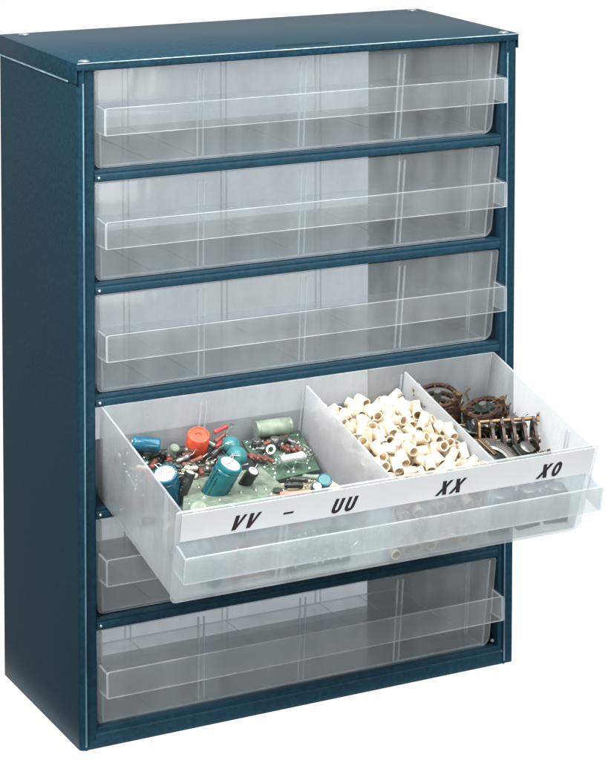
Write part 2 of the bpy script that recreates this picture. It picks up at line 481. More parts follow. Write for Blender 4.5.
#END_L
#BEGIN_C
NTOP = 300
TUBES = [(62,54.1,56.9,-1.43,-0.41,1.12),(29.2,73.1,56.2,1.92,-0.02,1),(11.7,77.5,55.8,-0.5,0.27,0.92),(17.3,48.2,55.6,0.76,1.39,0.92),(32.6,57.2,55.4,-0.79,-2.02,1.12),(53.7,75.3,55.2,-0.64,0.74,1.12),(10.6,67.4,55.1,3.1,-0.11,1),(29.7,45.1,55.1,1.64,-2.44,1),
(64.5,60.2,54.9,-0.49,-0.03,1),(55.2,86.2,54.4,1,-0.83,0.92),(52.4,64.9,54.3,-3.07,-0.49,1),(5.3,59.5,54.1,-2.73,-0.54,1.12),(11.1,51.8,54.1,2.16,-0.57,1),(5.4,84.5,53.8,-0,-0.74,1.12),(51.6,44.3,53.5,1.02,-0.1,1),(41,84.1,53.4,1.1,0.53,1),
(16.8,85.7,53.3,2.73,0.74,1),(62.5,67.1,53.3,-1.42,-0.29,0.92),(37.7,93.3,53.3,0.16,-2.75,1.12),(18.9,66.8,53.2,2.02,-0.42,1),(44.5,58.6,53,0.83,0.67,1),(14.3,31.2,53,-1.24,0.43,1),(5.4,34,52.9,1.21,-0.02,1.12),(21.4,38.2,52.8,1.72,0.03,1),
(53,55.6,52.6,1.26,0.4,1),(58.5,44.2,52.5,0.31,-0.5,1),(30.5,90,52.5,0.36,-0.62,1.12),(59.2,78.4,52.2,-2.72,0.73,0.92),(9.7,43.3,52.2,-2.37,-0.21,0.92),(24.2,55.9,52.2,-0.2,1.06,1.12),(19.9,79.3,52.2,0.42,-0.2,1),(59.6,93.4,51.8,-2.1,-0.87,1),
(33.3,69.5,51.5,-1.48,2.99,0.92),(27,77.3,51.4,-0.9,0.29,1),(37.9,46.5,51.2,-0.45,-1.83,1),(47.9,84.4,51.2,1.52,2.23,1),(51.6,96.6,51,-0.89,-0.49,0.92),(56.5,21.2,51,-0.37,-0.5,1),(5.4,22.5,50.6,-2.42,-0.92,1),(37.1,30.6,50.6,2.01,0.5,1),
(19.4,92.2,50.6,1.23,-2.51,1.12),(65.1,13.5,50.5,0.11,-0.05,1),(64.9,40.1,50.4,-0.68,-0.14,1),(23.4,104.9,50.4,1.26,-0.57,1),(35.1,53.7,50.3,2.14,1.03,1),(44.9,73.9,50.3,-0.62,-0.79,1),(9.9,103.3,50.3,-0.17,-2.29,1.12),(25.2,43.6,50.1,1.06,-2.59,1),
(35.3,37.4,49.8,-1.84,0.57,1.12),(34.2,79.2,49.7,-0.83,-2.1,0.92),(32,106.7,49.5,-1.2,-0.39,0.92),(20.6,27.4,49.4,-0.14,1.69,1),(12.8,73.1,49.3,-2.71,0.4,1),(46.2,63.9,49.1,2.47,0.54,1),(17.9,49.3,49,-0.75,-1.4,1),(56.4,38.8,49,-0.32,0.61,1),
(59.3,55.2,48.9,0.33,2.26,1),(7.3,89.3,48.9,1.48,-0.15,1),(48.9,12.8,48.8,-1.48,0.2,1),(65.2,75.7,48.7,1.59,0.19,1.12),(42.6,96.7,48.7,-1.62,0.1,1),(35.4,15.5,48.6,0.99,0.01,1),(14.3,60.1,48.4,0.91,-0.5,1),(47.1,38.8,48.3,-1.34,-0.68,1),
(27.1,68.3,48.2,-0.85,2.91,1),(49.8,48.4,48.2,-1.07,0.54,1.12),(50.1,25.2,48,-2.3,-1.36,1),(5.3,55.9,47.9,-0.41,-0.54,1),(20.4,71.4,47.9,1.94,0.24,1.12),(58.1,86.2,47.9,-0.93,-2.22,1.12),(36.3,60.4,47.7,2.26,-0.2,0.92),(45.1,105.4,47.7,1.64,0.02,1),
(65.2,50.9,47.6,-2.4,-0.42,0.92),(7.7,37.6,47.5,1.92,0.86,1),(5.3,78,47.5,-0.74,-2.72,1.12),(65.1,29,47.4,-0.15,1.06,1),(6.3,97.4,47.4,-0.31,2.77,1),(16.5,109.9,47.4,1.77,0.55,1),(41.5,19.3,47.3,2.31,-0.39,1),(5.7,117,47.3,2.14,-0.48,1.12),
(52.2,79,47.2,-1.24,2.45,1),(23.7,96.3,47.2,-0.58,-0.32,0.92),(62.3,64.1,47.2,-1.75,0.44,1.12),(65.2,107.2,47.1,-0.46,-0.09,1),(16.7,37.8,47.1,-0.25,-0.73,1.12),(13.8,21.7,46.8,-0.7,-2.69,1),(37.8,66.9,46.7,0.49,0.22,1),(10.8,66.2,46.7,-1.64,0.98,1.12),
(50.9,69.7,46.5,-1.23,-0.55,1.12),(54.9,111.4,46.5,-1.67,-0.92,1.12),(13,12.9,46.4,0.16,0.24,1),(12,51.2,46.3,0.32,1.12,1.12),(24.8,110.6,46.3,0.37,0.22,1),(64.1,19.6,46.2,-3.01,-0.14,1.12),(43,85.8,46.2,2.13,0.61,1.12),(50.2,120,46.1,1.84,-0.34,1),
(49.9,55.6,45.9,-1.39,-0.45,1.12),(63,113.8,45.7,1.07,1.43,1),(26.9,84.4,45.7,-1.01,0.86,1),(25.8,23.2,45.7,-0.21,-0.46,1),(25.3,53.3,45.6,0.85,-0.75,1),(30.7,95.9,45.6,-0.68,2.33,1),(17.2,98.1,45.5,1.79,-0.08,1),(46.7,30.6,45.4,-0.27,1.14,1),
(13.9,82.3,45.4,-0.3,-2.49,1.12),(61.6,91.3,45.4,-1.18,-0.22,1),(21.3,15.1,45.3,-0.66,-1.18,0.92),(63.4,98.2,45.3,0.27,-0.4,1),(41,47.4,44.9,1.91,1.5,1),(5.3,130.1,44.7,0.91,-2.29,1),(41.2,117.2,44.6,0.11,-1.94,1),(49.2,18,44.5,-0.97,1.31,0.92),
(38,131.8,44.5,1.38,1.32,1),(5.3,50.2,44.4,-0.15,2.49,1.12),(5.3,13,44.1,0,0,1),(32.1,30.9,44.1,0.66,2.72,1),(38.1,24.4,44.1,0.31,-2.37,1.12),(25.6,33.4,44,0.27,2.62,0.92),(22.3,79.7,43.8,0.93,-1.67,0.92),(25,119.9,43.8,-1.01,1.24,1.12),
(34.2,48.4,43.7,1.56,-0.29,1.12),(35.2,113.3,43.7,1.51,1.28,1.12),(30.6,60.6,43.6,-1.06,0.8,1.12),(59.8,27.1,43.6,0.64,-0.1,1),(59.1,51.3,43.5,-0.91,-0.2,1),(33.5,104.1,43.5,-1.85,-0.13,1),(11.7,119.6,43.5,2.47,-1.21,1.12),(21.2,60.9,43.4,-1.53,2.8,0.92),
(29.4,15.5,43.4,1.86,-0.59,1),(12,32.9,43.3,0.59,-0.98,1.12),(23.1,46,43.3,0.31,-1.9,1),(57.4,76.5,43.3,-0.93,-2.99,1),(62.4,120,43.3,-0.87,-0.47,1),(39.8,75.8,43.2,1.03,3.09,1.12),(33.1,76.8,43.2,0.9,-0.25,1),(48.8,111.5,43.2,0.11,-1,1),
(19,29.2,43.2,-1.97,2.07,1),(31.4,131.3,43.1,-0.82,-1.24,1),(51.8,92,43.1,0.57,-0.02,1),(7.1,42.8,43,-1.57,0.12,1),(50,43.8,43,-1.45,0.59,1.12),(65.2,45.7,43,-2.35,0.44,1.12),(8,19.5,42.9,0.6,-0.39,1),(54.7,33.1,42.8,2.25,-0.22,1),
(63.2,36.2,42.8,-1.5,-0.23,1),(7.3,92.1,42.7,-0.37,1.66,1),(40.3,94.2,42.7,-0.93,0.82,1),(37,36.6,42.6,1.55,1.69,1.12),(18.1,115.3,42.6,-0.1,-0.64,1),(61.9,133.6,42.6,2.89,1.05,1.12),(5.3,29.1,42.4,0.2,-0.74,0.92),(62.2,84.8,42.3,-0.25,-1.91,1),
(36.7,86.3,42.3,-2.4,0.14,1.12),(8.8,109.2,42.3,1.16,-0.15,0.92),(31.4,122.5,42.2,0.45,-2.96,1),(46.2,36.7,42,1.29,0,0.92),(64.6,76.4,42,-1.73,1.72,0.92),(44.7,125.2,42,0.39,0.74,1),(48.1,78.1,41.9,-1.32,2.84,1),(12.1,100.8,41.9,0.53,0.51,1),
(49,97.9,41.9,0.31,-0.34,1),(56.6,99.1,41.6,0.74,2.82,1),(61.2,12.8,41.6,2.89,-0.85,1),(5.3,120.3,41.5,0.34,2.11,0.92),(19.5,72.9,41.3,-1.73,-0.47,1.12),(43.2,12.9,41.3,0.84,-1.28,1),(62.8,60.8,41.2,1.45,0.84,1),(15.7,53.4,41.1,-1.59,-0.01,1),
(50.9,62.5,41.1,-2.73,0.07,1),(21.9,91.4,41.1,-2.12,0.18,1.12),(30.5,90.6,41,2,0.21,0.92),(14.6,130.4,41,0.11,-1.89,1.12),(43.8,103.8,40.9,0.36,0.98,0.92),(42.8,64.7,40.8,1.16,2.66,1),(23,99.9,40.8,2.03,-0.15,1),(28.9,38.9,40.7,0.37,-2.65,0.92),
(59.6,126.9,40.7,2.63,-0.1,1),(57.8,18.9,40.3,0.36,-0.32,0.92),(5.4,63.6,40.2,-1.55,-1.74,1),(6.1,72.2,40.2,3,-0.11,1),(45.5,23.5,40.2,-1.1,0.35,1),(12,64.7,40.2,-2.03,-0.51,1),(62.6,68.6,40.2,1.92,-0.29,1),(19.1,18.5,39.9,0.93,-2.56,1),
(51.6,133.6,39.9,-2.34,-0.11,1),(55.4,109.3,39.8,-1.86,1.1,1),(9.7,85.9,39.7,-0.73,-0.24,1),(53,120.9,39.7,-1.27,-0.42,1),(5.4,100.6,39.5,-1.05,0.56,1.12),(50.1,53.4,39.4,-0.45,-1.37,1),(21.5,131,39.4,-2.31,-0.61,1),(51,70.6,39.1,0.9,-1.78,0.92),
(27.3,53.3,39,2,0.15,1.12),(46.9,89.7,39,-2.73,0.7,1),(52,22.7,38.9,0.76,-1.02,1.12),(58.5,46.5,38.8,-2.6,0.8,1.12),(34.9,68,38.6,0.75,0.8,1.12),(25.7,64.2,38.6,1.86,1.06,0.92),(16.2,105.4,38.5,-0.72,-0.02,1.12),(39.8,114.5,38.5,-1.77,-0.25,0.92),
(63.4,104.4,38.3,-1.62,0.98,1),(36.4,125.6,38.3,-0.76,-1.87,1.12),(19.8,36.6,38.1,1.1,0.53,1),(61.4,90.8,38.1,0.78,-1.03,1),(9,79.1,38,1.93,-1.54,1),(42.6,78.8,37.9,0.98,-0.82,1),(41.8,56.6,37.8,-0.32,-0.81,1.12),(15.3,41.8,37.8,-0.8,-2.34,0.92),
(35.6,107.1,37.7,1.6,-1.01,1),(20.2,78.3,37.5,-1.67,-0.86,1.12),(22.1,84.8,37.5,-1.29,1.34,1),(65.2,55.2,37.4,0.65,0.74,1),(33.7,24.8,37.3,-0.93,-2.05,0.92),(36.3,47.8,37.2,-2.11,-0.9,1),(18.6,123.2,37.1,2.02,-0.45,1.12),(64.6,111.4,37.1,0.36,-0.34,1),
(5.4,111.4,37,0.36,-1.14,1),(5.3,35.5,37,0.78,0.44,1.12),(11.6,30.5,37,-0.99,2.67,0.92),(24,118.6,37,2.07,-0.31,1),(40.4,98,36.9,1,1.29,1.12),(24.4,105.2,36.9,2.41,-0.35,0.92),(7.9,125.8,36.9,-1.76,-0.17,1),(25.8,20.4,36.8,0.2,0.94,1),
(31.9,12.8,36.8,0.17,-0.72,1),(32.6,74,36.7,0.43,2,1),(65.1,132,36.7,1.57,0.48,1),(32.5,85.8,36.7,0.67,-0.79,1),(24.6,47,36.7,-1.71,-1.02,1),(5.3,45.6,36.6,0.81,-0.45,1),(39.9,37.5,36.6,-1.59,2.09,1),(9.1,133.7,36.6,2.8,-1.03,1.12),
(28.5,112.8,36.6,2.83,0.63,0.92),(41.9,131.3,36.4,-0.34,-0.64,1),(10.8,14.4,36.4,0.79,0.98,1),(27.5,131,36.3,-0.95,-2.09,1),(57.6,64.8,36.3,-1.17,-0.25,0.92),(52.4,84.6,36.3,0.47,-1.13,1.12),(44.1,29.8,36.1,1.53,0.4,1),(15.7,95.2,36,0.58,-0.77,0.92),
(19.8,58.2,36,-2.33,-0.12,0.92),(55.7,35.8,35.9,1.8,-0.88,1.12),(53.1,12.8,35.9,0.28,2.75,1),(18.3,68.2,35.8,-2.04,-1.09,0.92),(45.7,41.2,35.7,1.34,-3.02,1),(13,50.6,35.7,-1.06,-3,1),(65.1,20.3,35.7,2.01,0.12,1.12),(7,22.1,35.6,-0.52,-0.44,1),
(29.3,97.7,35.6,-1.11,1.13,0.92),(65.1,76.7,35.4,-1.55,0.54,1),(58.6,120.4,35.3,0.09,0.66,1),(37.8,19.8,35.3,-1.24,2.88,1),(47.8,119.7,34.9,2.17,-0.52,1),(47.8,108,34.8,-0.08,-0.57,1.12),(43.9,15.2,34.7,0.85,0.93,0.92),(52,45.7,34.7,0.13,1.19,1),
(35.2,61.3,34.6,-1.95,-0.34,1),(5.4,89.1,34.5,1.09,-0.62,1.12),(27.6,33.6,34.4,-2.18,-0.11,1.12),(63.8,85.1,34.4,1.59,-0.05,0.92),(16.9,21.6,34.4,1.09,-3.1,1),(44.1,50.6,34.4,-0.22,0.42,1.12),(13,114.1,34.2,1.77,0.42,0.92),(57.3,24.3,34.1,0.5,-1.93,0.92),
(65.2,95,34.1,0.29,-2.18,1.12),(34.2,35.1,34,-0.69,-2.02,1),(58.4,55.5,34,0.91,2.39,1),(47.7,127.3,34,0.45,0.01,1),(21.6,27.6,34,-0.68,0.17,1),(18.4,109.7,33.7,2.59,0.2,0.92),(58.6,74.7,33.6,-1.92,-1.94,1.12),(5.4,60.5,33.5,-1.57,-0.16,1),
(65.2,35.3,33.3,0.33,-0.44,1),(42.3,67.3,33.3,1.7,-0.76,1),(13.7,58.8,33.2,0.48,2.7,1),(43.3,84.1,33.1,1.13,0.54,1.12),(10.2,101.3,32.8,-2.31,-0.19,0.92),(29.5,103.9,32.7,-0.61,0.48,1),(51.6,78.7,32.7,0.65,0.01,0.92),(56.2,107.4,32.6,-1.31,0.35,1),
(20.7,12.8,32.6,1.75,0.59,1.12),(24.6,89.1,32.6,-0.98,2.2,1.12),(49.3,62.9,32.6,-1.44,-2.93,1),(50.9,113.8,32.5,-0.76,0.97,1),(34.4,81,32.4,-0.9,-1.03,1.12),(50.5,71.4,32.3,-1.46,-0.17,0.92),(60.2,44.2,32.3,-0.92,0.38,1),(18.6,40.4,32.2,2.8,1.06,1.12),
(27.3,51.2,32.2,-1.88,0.14,1),(53.9,95.6,32.1,1.84,-0.4,1),(13.7,87.7,32,-1.37,0.52,0.92),(62.4,28.9,31.9,-1.41,0.94,1),(7.6,73.8,31.9,1.39,-0.35,1),(20.3,99.5,31.8,-1.9,0.93,1),(7.8,49.3,31.7,0.98,-0.95,1),(59,131.2,31.6,-1.2,0.18,1),
(48.8,133.7,31.5,-1.24,-0.58,0.92),(38.8,108.3,31.5,0.77,-2.85,1),(7.1,80.6,31.5,1.56,1.11,1),(8.1,27.6,31.4,-2.08,-1.24,1.12),(7.1,39.1,31.3,-1.57,0.92,1),(28.1,124.8,31.3,-1.25,0.76,1),(31,42.7,31.2,0.25,-1.24,1),(47.1,26.1,31.1,-1.2,-0.65,1.12),
(5.4,132.3,31.1,1.57,-1.26,0.92),(32,70.4,31,1.36,-0.31,1),(7.2,121.4,31,-0.96,-3.01,1),(36.8,133.7,31,2.98,-0.67,1.12),(30.9,57.5,30.9,-1.32,-1.31,1.12),(17.6,79.2,30.9,-1.69,-1.34,1),(39.9,101.2,30.9,-1.57,-0.57,1),(22.9,67.9,30.8,2.18,-2.12,1),
(19.2,131.8,30.7,1.17,1.31,1),(19.3,33.2,30.6,1.13,0.53,1),(36.5,90.3,30.6,0.65,-2.82,1),(38.7,48.4,30.5,1.18,-0.4,1),(65.1,105.3,30.5,-2.15,0.69,1),(13.9,126.9,30.4,1.72,-0.83,1),(41.8,120.5,30.4,-0.77,-0.15,1.12),(65.1,125.3,30.2,0.07,-0.81,1.12),
(62.8,60.5,30.2,-0.91,0.64,0.92),(33.4,25.1,30.2,-0,1.91,1),(37.9,126.9,30,-0.77,1.13,1),(11.4,67.6,30,-3.03,0.14,1),(48.9,19.4,29.9,-0.9,-1.8,1),(37.8,15.4,29.9,1.38,-0.11,1),(39.8,33.6,29.8,1.54,1.17,0.92),(31,95.1,29.6,-2.17,-0.92,0.92),
(12.1,14.7,29.5,1.52,-0.05,1),(16.7,49.7,29.5,-0.13,2.14,1.12),(26.9,116,29.4,-2.19,-0.93,1),(63.1,116.8,29.4,1.04,0.11,1),(57.4,65.9,29.3,-0.1,-1.21,1),(7.1,93.2,29.2,2.35,-0.9,1),(42.8,92.1,29.2,-0.38,-0.65,1),(26.5,109.3,29.2,1.12,0.9,1.12),
(55.7,86,29.1,0.17,0.73,1),(65.1,48.2,29.1,0.97,-2.47,1),(35.7,116,28.8,-0.9,0.9,1),(47.5,40.5,28.7,2.42,-1.19,1),(65.1,75.3,28.7,1.6,0.93,1),(49.2,88,28.7,1.03,2.43,1.12),(26.1,79.3,28.7,-1.04,-0.2,1),(54.7,36.9,28.5,2.69,0.91,1),
(57.9,16,28.5,1.06,-0.6,1.12),(5.3,104.4,28.4,-1.88,1.77,1),(40.1,58.7,28.4,-2.69,0.58,0.92),(53.7,121.4,28.4,1.19,0.02,1),(28.3,133.7,28.1,-0.59,0.7,1),(54.5,55.7,28,-0.56,-2.3,1),(18.2,90.3,27.8,-1.34,0.13,1.12),(35.4,75.9,27.8,0.59,-0.97,1),
(63.8,83.8,27.8,-1.49,-1.23,0.92),(5.3,115.5,27.7,0.36,0.48,1),(26.5,31.2,27.7,0,-0.95,0.92),(63.2,96.8,27.5,1.81,-0.43,0.92),(17.5,65.5,27.3,0.21,2.45,1),(8.1,61.7,27.2,0.75,-2.32,1),(23.5,42.1,27.1,2.18,-1.26,1),(54.9,100.5,27.1,3.03,0.58,1),
(65.1,15.4,27.1,1.01,0.85,1),(32.9,19.2,26.9,0.83,0.81,1),(48.3,76.1,26.8,-1.07,-0.77,0.92),(22.2,122.4,26.7,0.18,0.12,1),(5.3,15.1,26.6,-0.61,-0.12,1),(22.4,59.6,26.5,1.2,0.58,1),(47.8,100.4,26.5,1.5,0.19,1),(23.4,22.6,26.5,-0.72,2.31,1.12),
(7.7,23.3,26.4,1.72,-0.69,1),(63.5,40.1,26.4,1.57,-0.02,1),(48.4,58.6,26.4,1.36,-0.97,1),(42.1,70,26.4,-1.36,-0.23,1),(9.5,34.5,26.3,-2.68,-0.79,1),(15,108.1,26.1,2.19,-0.43,1),(52.4,110.4,26.1,1.68,-2.97,1),(62.7,32.1,26,-1.54,-1.03,1),
(33.6,37.3,25.9,-3.1,1.21,0.92),(18.6,74.8,25.9,1.63,-0.14,0.92),(52.6,26.8,25.8,1.15,-2.19,0.92),(40.1,83.2,25.8,-0.86,1.72,0.92),(11.7,114.5,25.7,-0.29,-0.06,1),(22.6,12.8,25.7,1.51,0.19,1),(28.4,67.7,25.7,0.08,1.28,1.12),(44.8,31.5,25.6,-0.74,-2.44,0.92),
(31.3,50.7,25.6,2.05,2.5,1.12),(42.1,43.5,25.3,-1.61,-2.87,1),(54,70.5,25.3,-1.24,0.16,1),(7.7,51.4,25.2,-1.05,2.06,1),(9.7,76.5,25.2,1.78,2.22,0.92),(54.2,43.9,25.1,2.24,-0.15,1.12),(46.7,127,25.1,1.29,0.56,0.92),(65.2,64.3,25.1,1.16,-2.95,1.12),
(59.3,90.7,25,1.33,-1.18,0.92),(55.2,131,25,1.19,-0.11,1),(26.5,100.5,25,0.84,0.68,1),(7.9,133.6,24.8,-1.15,0.86,1),(46.9,133.7,24.6,-1.26,0.97,0.92),(10.1,85.5,24.6,0.9,-1.25,1.12),(62.8,102.9,24.6,1.14,-0.97,1),(15.5,42.4,24.5,-0.99,-0.69,1),
(36.3,123.5,24.5,1,1.01,1),(35.6,102.4,24.4,1.42,2.11,1),(32.4,28.7,24.3,-0.15,-1.12,1),(21.5,115.1,24.3,1.31,2.51,1.12),(26.1,89.3,24.3,1.16,2.95,1),(45.7,111.6,24.2,2.21,-0.31,1),(18.5,27.1,24.2,1.47,2.22,1),(49.9,16.1,24.1,-2.5,0.93,1.12),
(65.2,53.3,24.1,-0.4,-1.07,0.92),(19.4,131,24,1.41,0.69,1),(9.9,123,23.8,0.38,0.77,1),(58.1,51.7,23.7,-0.39,-2.51,1),(65.2,24,23.7,0.08,-3.02,0.92),(38.1,94.4,23.7,-1.67,-1.3,0.92),(44.4,64.1,23.5,-0.82,2.32,1),(17.9,81,23.4,-0.9,1.18,1),
(58.5,111.7,23.4,-1.2,1.75,1),(7.6,96.5,23.2,-1.7,-0.83,0.92),(35.6,130,23,0.62,2.19,1),(42.7,22.4,23,1.47,0.17,1),(18.1,102.9,22.9,2.13,-0.37,1),(58.5,25.2,22.9,-0.37,1.02,1),(65.2,114.3,22.8,-0.74,-1.89,1.12),(42.7,103.2,22.8,-0.56,-0.9,1),
(8.5,105.7,22.6,-1.46,1.32,1.12),(16.7,58,22.2,1.82,-0.49,1),(19.5,94.1,22.2,-1.21,-0.17,1),(35.3,61.1,22.1,1.53,0.12,1),(50,89.6,22.1,1.74,-0.23,1),(48.3,45.2,22,1.65,-0.15,1.12),(63.6,76.6,21.9,1.5,0.18,0.92),(14.3,13.1,21.9,0,-0.24,0.92),
(5.4,30.3,21.9,-0.68,-2.39,1),(25.8,51.8,21.9,-0.44,0.4,1),(7.4,68.3,21.9,1.27,2.04,0.92),(5.4,44.1,21.7,0.17,-2.01,1),(14.1,31.7,21.7,-1.17,-0.05,1.12),(43.6,13.9,21.6,0.51,0.46,0.92),(33.8,12.9,21.6,0.24,-0.04,1.12),(55.5,62.2,21.5,2.52,-0.67,0.92),
(42,54.6,21.3,-0.27,2.08,1.12),(27.2,78.7,21.3,-0.13,-1,1),(22.2,17.9,21.2,1.21,-1.95,0.92),(37.3,70.7,21.1,2.46,-0.3,1),(8.1,18.9,21,-1.83,-0.47,1),(40,114.2,21,-0.58,0.94,0.92),(17,48.2,20.8,-1.09,0.32,1),(34.8,47.3,20.8,-2.59,0.44,1),
(14.6,127.3,20.8,0.84,-1.11,1.12),(36.8,78.4,20.8,0.37,-1.3,1),(49.3,121.4,20.6,-0.14,-0.64,1.12),(63.2,96.7,20.6,-1.34,0.35,0.92),(59,15.4,20.5,-0.73,2.21,1),(47.7,78.7,20.4,1.58,0.83,1),(8.2,59.2,20.3,-2.46,0.83,1),(28.8,63.2,20.2,0.97,-0.94,1.12),
(30,93,20.2,-1.13,-0.76,1),(58,121.3,20.2,-0.29,-0.19,1),(48.3,32.6,20,0.37,-2.08,1),(18.8,72.3,19.7,1.55,0.1,0.92),(60,128,19.6,0.22,0.62,1.12),(30.3,116.7,19.6,2.24,0.02,1),(32.2,110,19.5,3.1,-0.24,0.92),(26.4,36.1,19.5,1.67,-1.51,0.92),
(62.7,70.1,19.4,0.82,0.38,1),(63.9,39.4,19.4,-0.24,-1.17,1.12),(38.6,85.7,19.3,2.31,0.26,1.12),(65.2,85.5,19,1.01,0.17,1.12),(51.7,97.6,19,-1.26,-0.98,1),(7.6,74.3,18.8,-1.54,1.26,1),(5.3,83.6,18.7,-1.59,0.98,1),(32.8,124.4,18.7,1.95,0.61,1.12),
(10.1,39.2,18.6,1,-0.42,1),(32.4,21.2,18.6,-0.03,-2.13,0.92),(53.4,114.3,18.5,-2.2,2.09,1),(58.2,35.4,18.5,-1.3,-0.37,1),(8.3,118.3,18.4,-1.64,0.09,1.12),(23.5,123,18.4,1.44,0.4,1),(24.8,133.7,18.4,1.35,-0.17,1),(19.1,85.4,18.3,1.21,-0.83,1),
(35.3,30.4,18.3,1.5,-0.27,1),(28.2,43.2,18.3,-0.12,2.71,1.12),(18,116.9,18.3,0.62,-1.34,0.92),(57.5,47.4,18.2,1.73,-0.17,1),(51.5,23.7,18.1,-1.55,-0.43,1),(55.9,75.6,18,0.15,0.47,1.12),(48,54.3,17.8,-2.49,0.34,1),(42.9,124.4,17.8,-1.26,0.22,1),
(58.5,89.5,17.8,-0.98,-2.97,1.12),(35.1,100.3,17.7,1.18,-0.76,1.12),(5.3,127.2,17.7,-0.99,-0.5,1),(24.2,24.6,17.7,0.95,0.09,0.92),(48.7,133.7,17.5,1.88,0.96,1),(35,40.1,17.5,3.05,-0.51,1),(28.5,72.4,17.5,1.55,-0.43,1),(16.9,64.1,17.3,-0.28,-1.84,1),
(65.2,54.7,17.3,-0.39,-1.07,1),(47.3,71.8,17.3,1.67,0.1,1),(65.2,15.5,17.2,-0.39,1.07,1),(21.4,103.7,17.2,0.91,-2.51,1),(62.7,133.6,17.1,2.47,0.02,1),(38.2,17,17.1,0.05,-2.87,0.92),(5.3,54,16.9,0.18,-2.42,0.92),(42.6,25.3,16.7,0.76,-0.68,1),
(18.7,33.4,16.7,1.43,2.09,1),(5.3,100.2,16.6,1.57,2.55,1),(39.9,46.7,16.5,-2.71,0.62,1),(21.6,59,16.5,-0.8,0.12,1),(12,103.2,16.5,1.19,-1.8,1.12),(50.2,16,16.4,-0.95,-2.38,0.92),(46.6,113.8,16.4,-2.27,1.96,1),(65.1,64.5,16.4,-0.31,-0.27,0.92),
(58.9,101.1,16.4,-0.77,0.58,1.12),(45.6,94.4,16.3,-1.4,-0.75,1),(65.1,124.6,16.2,1.25,-0.29,1),(40.8,105.8,16.2,-1.74,-0.77,1),(61.1,109.4,16.2,-0.74,0.12,1),(15.8,22.1,16.2,-0.44,1.04,1),(21.1,96.2,15.9,1.51,0.97,1),(12.6,52.4,15.8,2.2,0.21,1),
(57.3,66.9,15.7,-1.08,1.33,0.92),(41.1,64.1,15.7,-0.64,2.3,0.92),(21.9,49.8,15.4,1.57,-0.59,0.92),(34.2,54.8,15.4,1.56,0.98,0.92),(12,92.6,15.4,-1.47,-0.59,1),(34.2,130.9,15.3,-0.21,-2.24,1),(22.5,110.2,15.2,-2.81,0.74,0.92),(48.9,62.9,14.9,-0.43,1.01,1),
(53.4,86.2,14.6,-0.75,-1.08,1),(65.2,103.8,14.5,0.03,-0.05,1.12),(39.5,90.5,14.5,0.28,1.46,1),(21.5,80.2,14.4,0.23,-0.87,1),(54,54.7,14.4,2.07,-1.78,0.92),(62.7,24.8,14.3,-1.16,-0.8,1),(25,17.2,14.3,-0.55,2.22,1),(51.8,33.7,14.3,0.56,1.28,0.92),
(20.5,42.5,14.2,-0.48,-0.66,1.12),(30.3,85.4,14.1,2.64,-1.18,0.92),(42.5,35.4,14,3.01,-0.59,1),(11.9,78.3,14,0.82,-2.83,0.92),(49.4,103.2,14,2.66,1.1,1.12),(48.4,47.6,13.8,-0.06,3.07,1),(6.8,45.4,13.8,0.31,2.04,1),(63,34.7,13.8,1.99,-0.08,1),
(16.9,131,13.7,1.23,-0.34,1),(35.2,61.4,13.5,0.03,3.02,1),(46.5,86,13.5,-0.05,-2.87,1),(34.5,115.5,13.4,2.23,-0.53,1),(5.4,15.6,13.3,2.85,-0.27,1),(26.4,32.3,13.3,1.81,-2.87,1),(13.7,112.8,13.2,2.75,-0.43,1),(43.3,78,13.2,1.78,0.01,0.92),
(19.8,12.8,12.8,0.51,2.83,1),(65.2,80.1,12.8,-0.18,2.44,1),(27.7,103.8,12.7,-1.95,-0.95,1.12),(65.1,113.6,12.7,0.55,2.43,1),(10,130.5,12.4,-1.14,0.58,1.12),(65.2,94.8,12.3,0.75,0.13,1),(6,24.4,12.3,0.12,0.47,1),(12.9,67.9,12.2,-0.68,-0.05,1),
(55.5,15.8,12.1,1.84,-2.07,1.12),(52.7,116.3,12.1,-1.29,-0.09,1),(22.5,68,12.1,-1.63,0.5,0.92),(28,121.8,12.1,1.52,1.65,1),(34.6,26.7,12.1,1.59,0.56,0.92),(26.4,58.1,12,0.97,-1.8,1.12),(12.1,14.6,12,-1.57,2.55,1),(5.3,68.9,12,-1.58,0.2,0.92),
(5.3,78.9,12,-1.58,2.16,1),(8,120.5,12,1.71,0.43,1),(62.8,59,12,1.57,-1.38,1.12),(40.2,131.5,12,1.57,-0.6,1),(36.2,70.2,12,-1.57,0.59,1),(19,119.3,12,-1.57,2.16,1),(65.2,46.1,11.9,0.87,0.83,1),(27.7,78.9,11.9,-0.58,-2.62,1),
(56.3,45.2,11.9,1.62,-0.59,0.92),(47.1,130.5,11.7,2.02,-2.54,1.12),(49.9,26.3,11.6,1.58,0.75,1),(45,41.5,11.6,-1.64,0.25,1),(7.6,60.5,11.6,1.76,-0.41,1),(34.7,78.2,11.6,-0.15,-0.24,1),(36.2,34.7,11.5,-0.21,-2.71,0.92),(63.2,18.7,11.5,0.96,-1.26,0.92),
(40.1,111.4,11.5,-0.83,-1.12,0.92),(55.7,131.1,11.4,-0.82,1.81,1),(23.4,130.9,11.3,-1.65,-0.8,1.12),(46.6,12.8,11.3,-1.11,0.54,1),(13,36.1,11.3,-2.47,0.52,1),(5.3,31.8,11.2,0.08,0.36,1),(42.5,54.9,11.2,1.57,2.49,1),(17.7,90.4,11.1,-0.82,0.38,0.92),
(28.2,91.5,11.1,-1.06,-0.75,1.12),(29.9,48.1,11,-0.59,0.57,1),(33.8,101.1,11,-1.35,2.11,1.12),(30.6,12.9,10.8,1.02,0.25,0.92),(5.3,89.7,10.8,-0.47,-0.3,1),(62.9,73.6,10.7,1.24,1.02,0.92),(14.9,103.2,10.5,0.95,-1.82,1),(15,25.7,10.5,0.72,0.67,1),
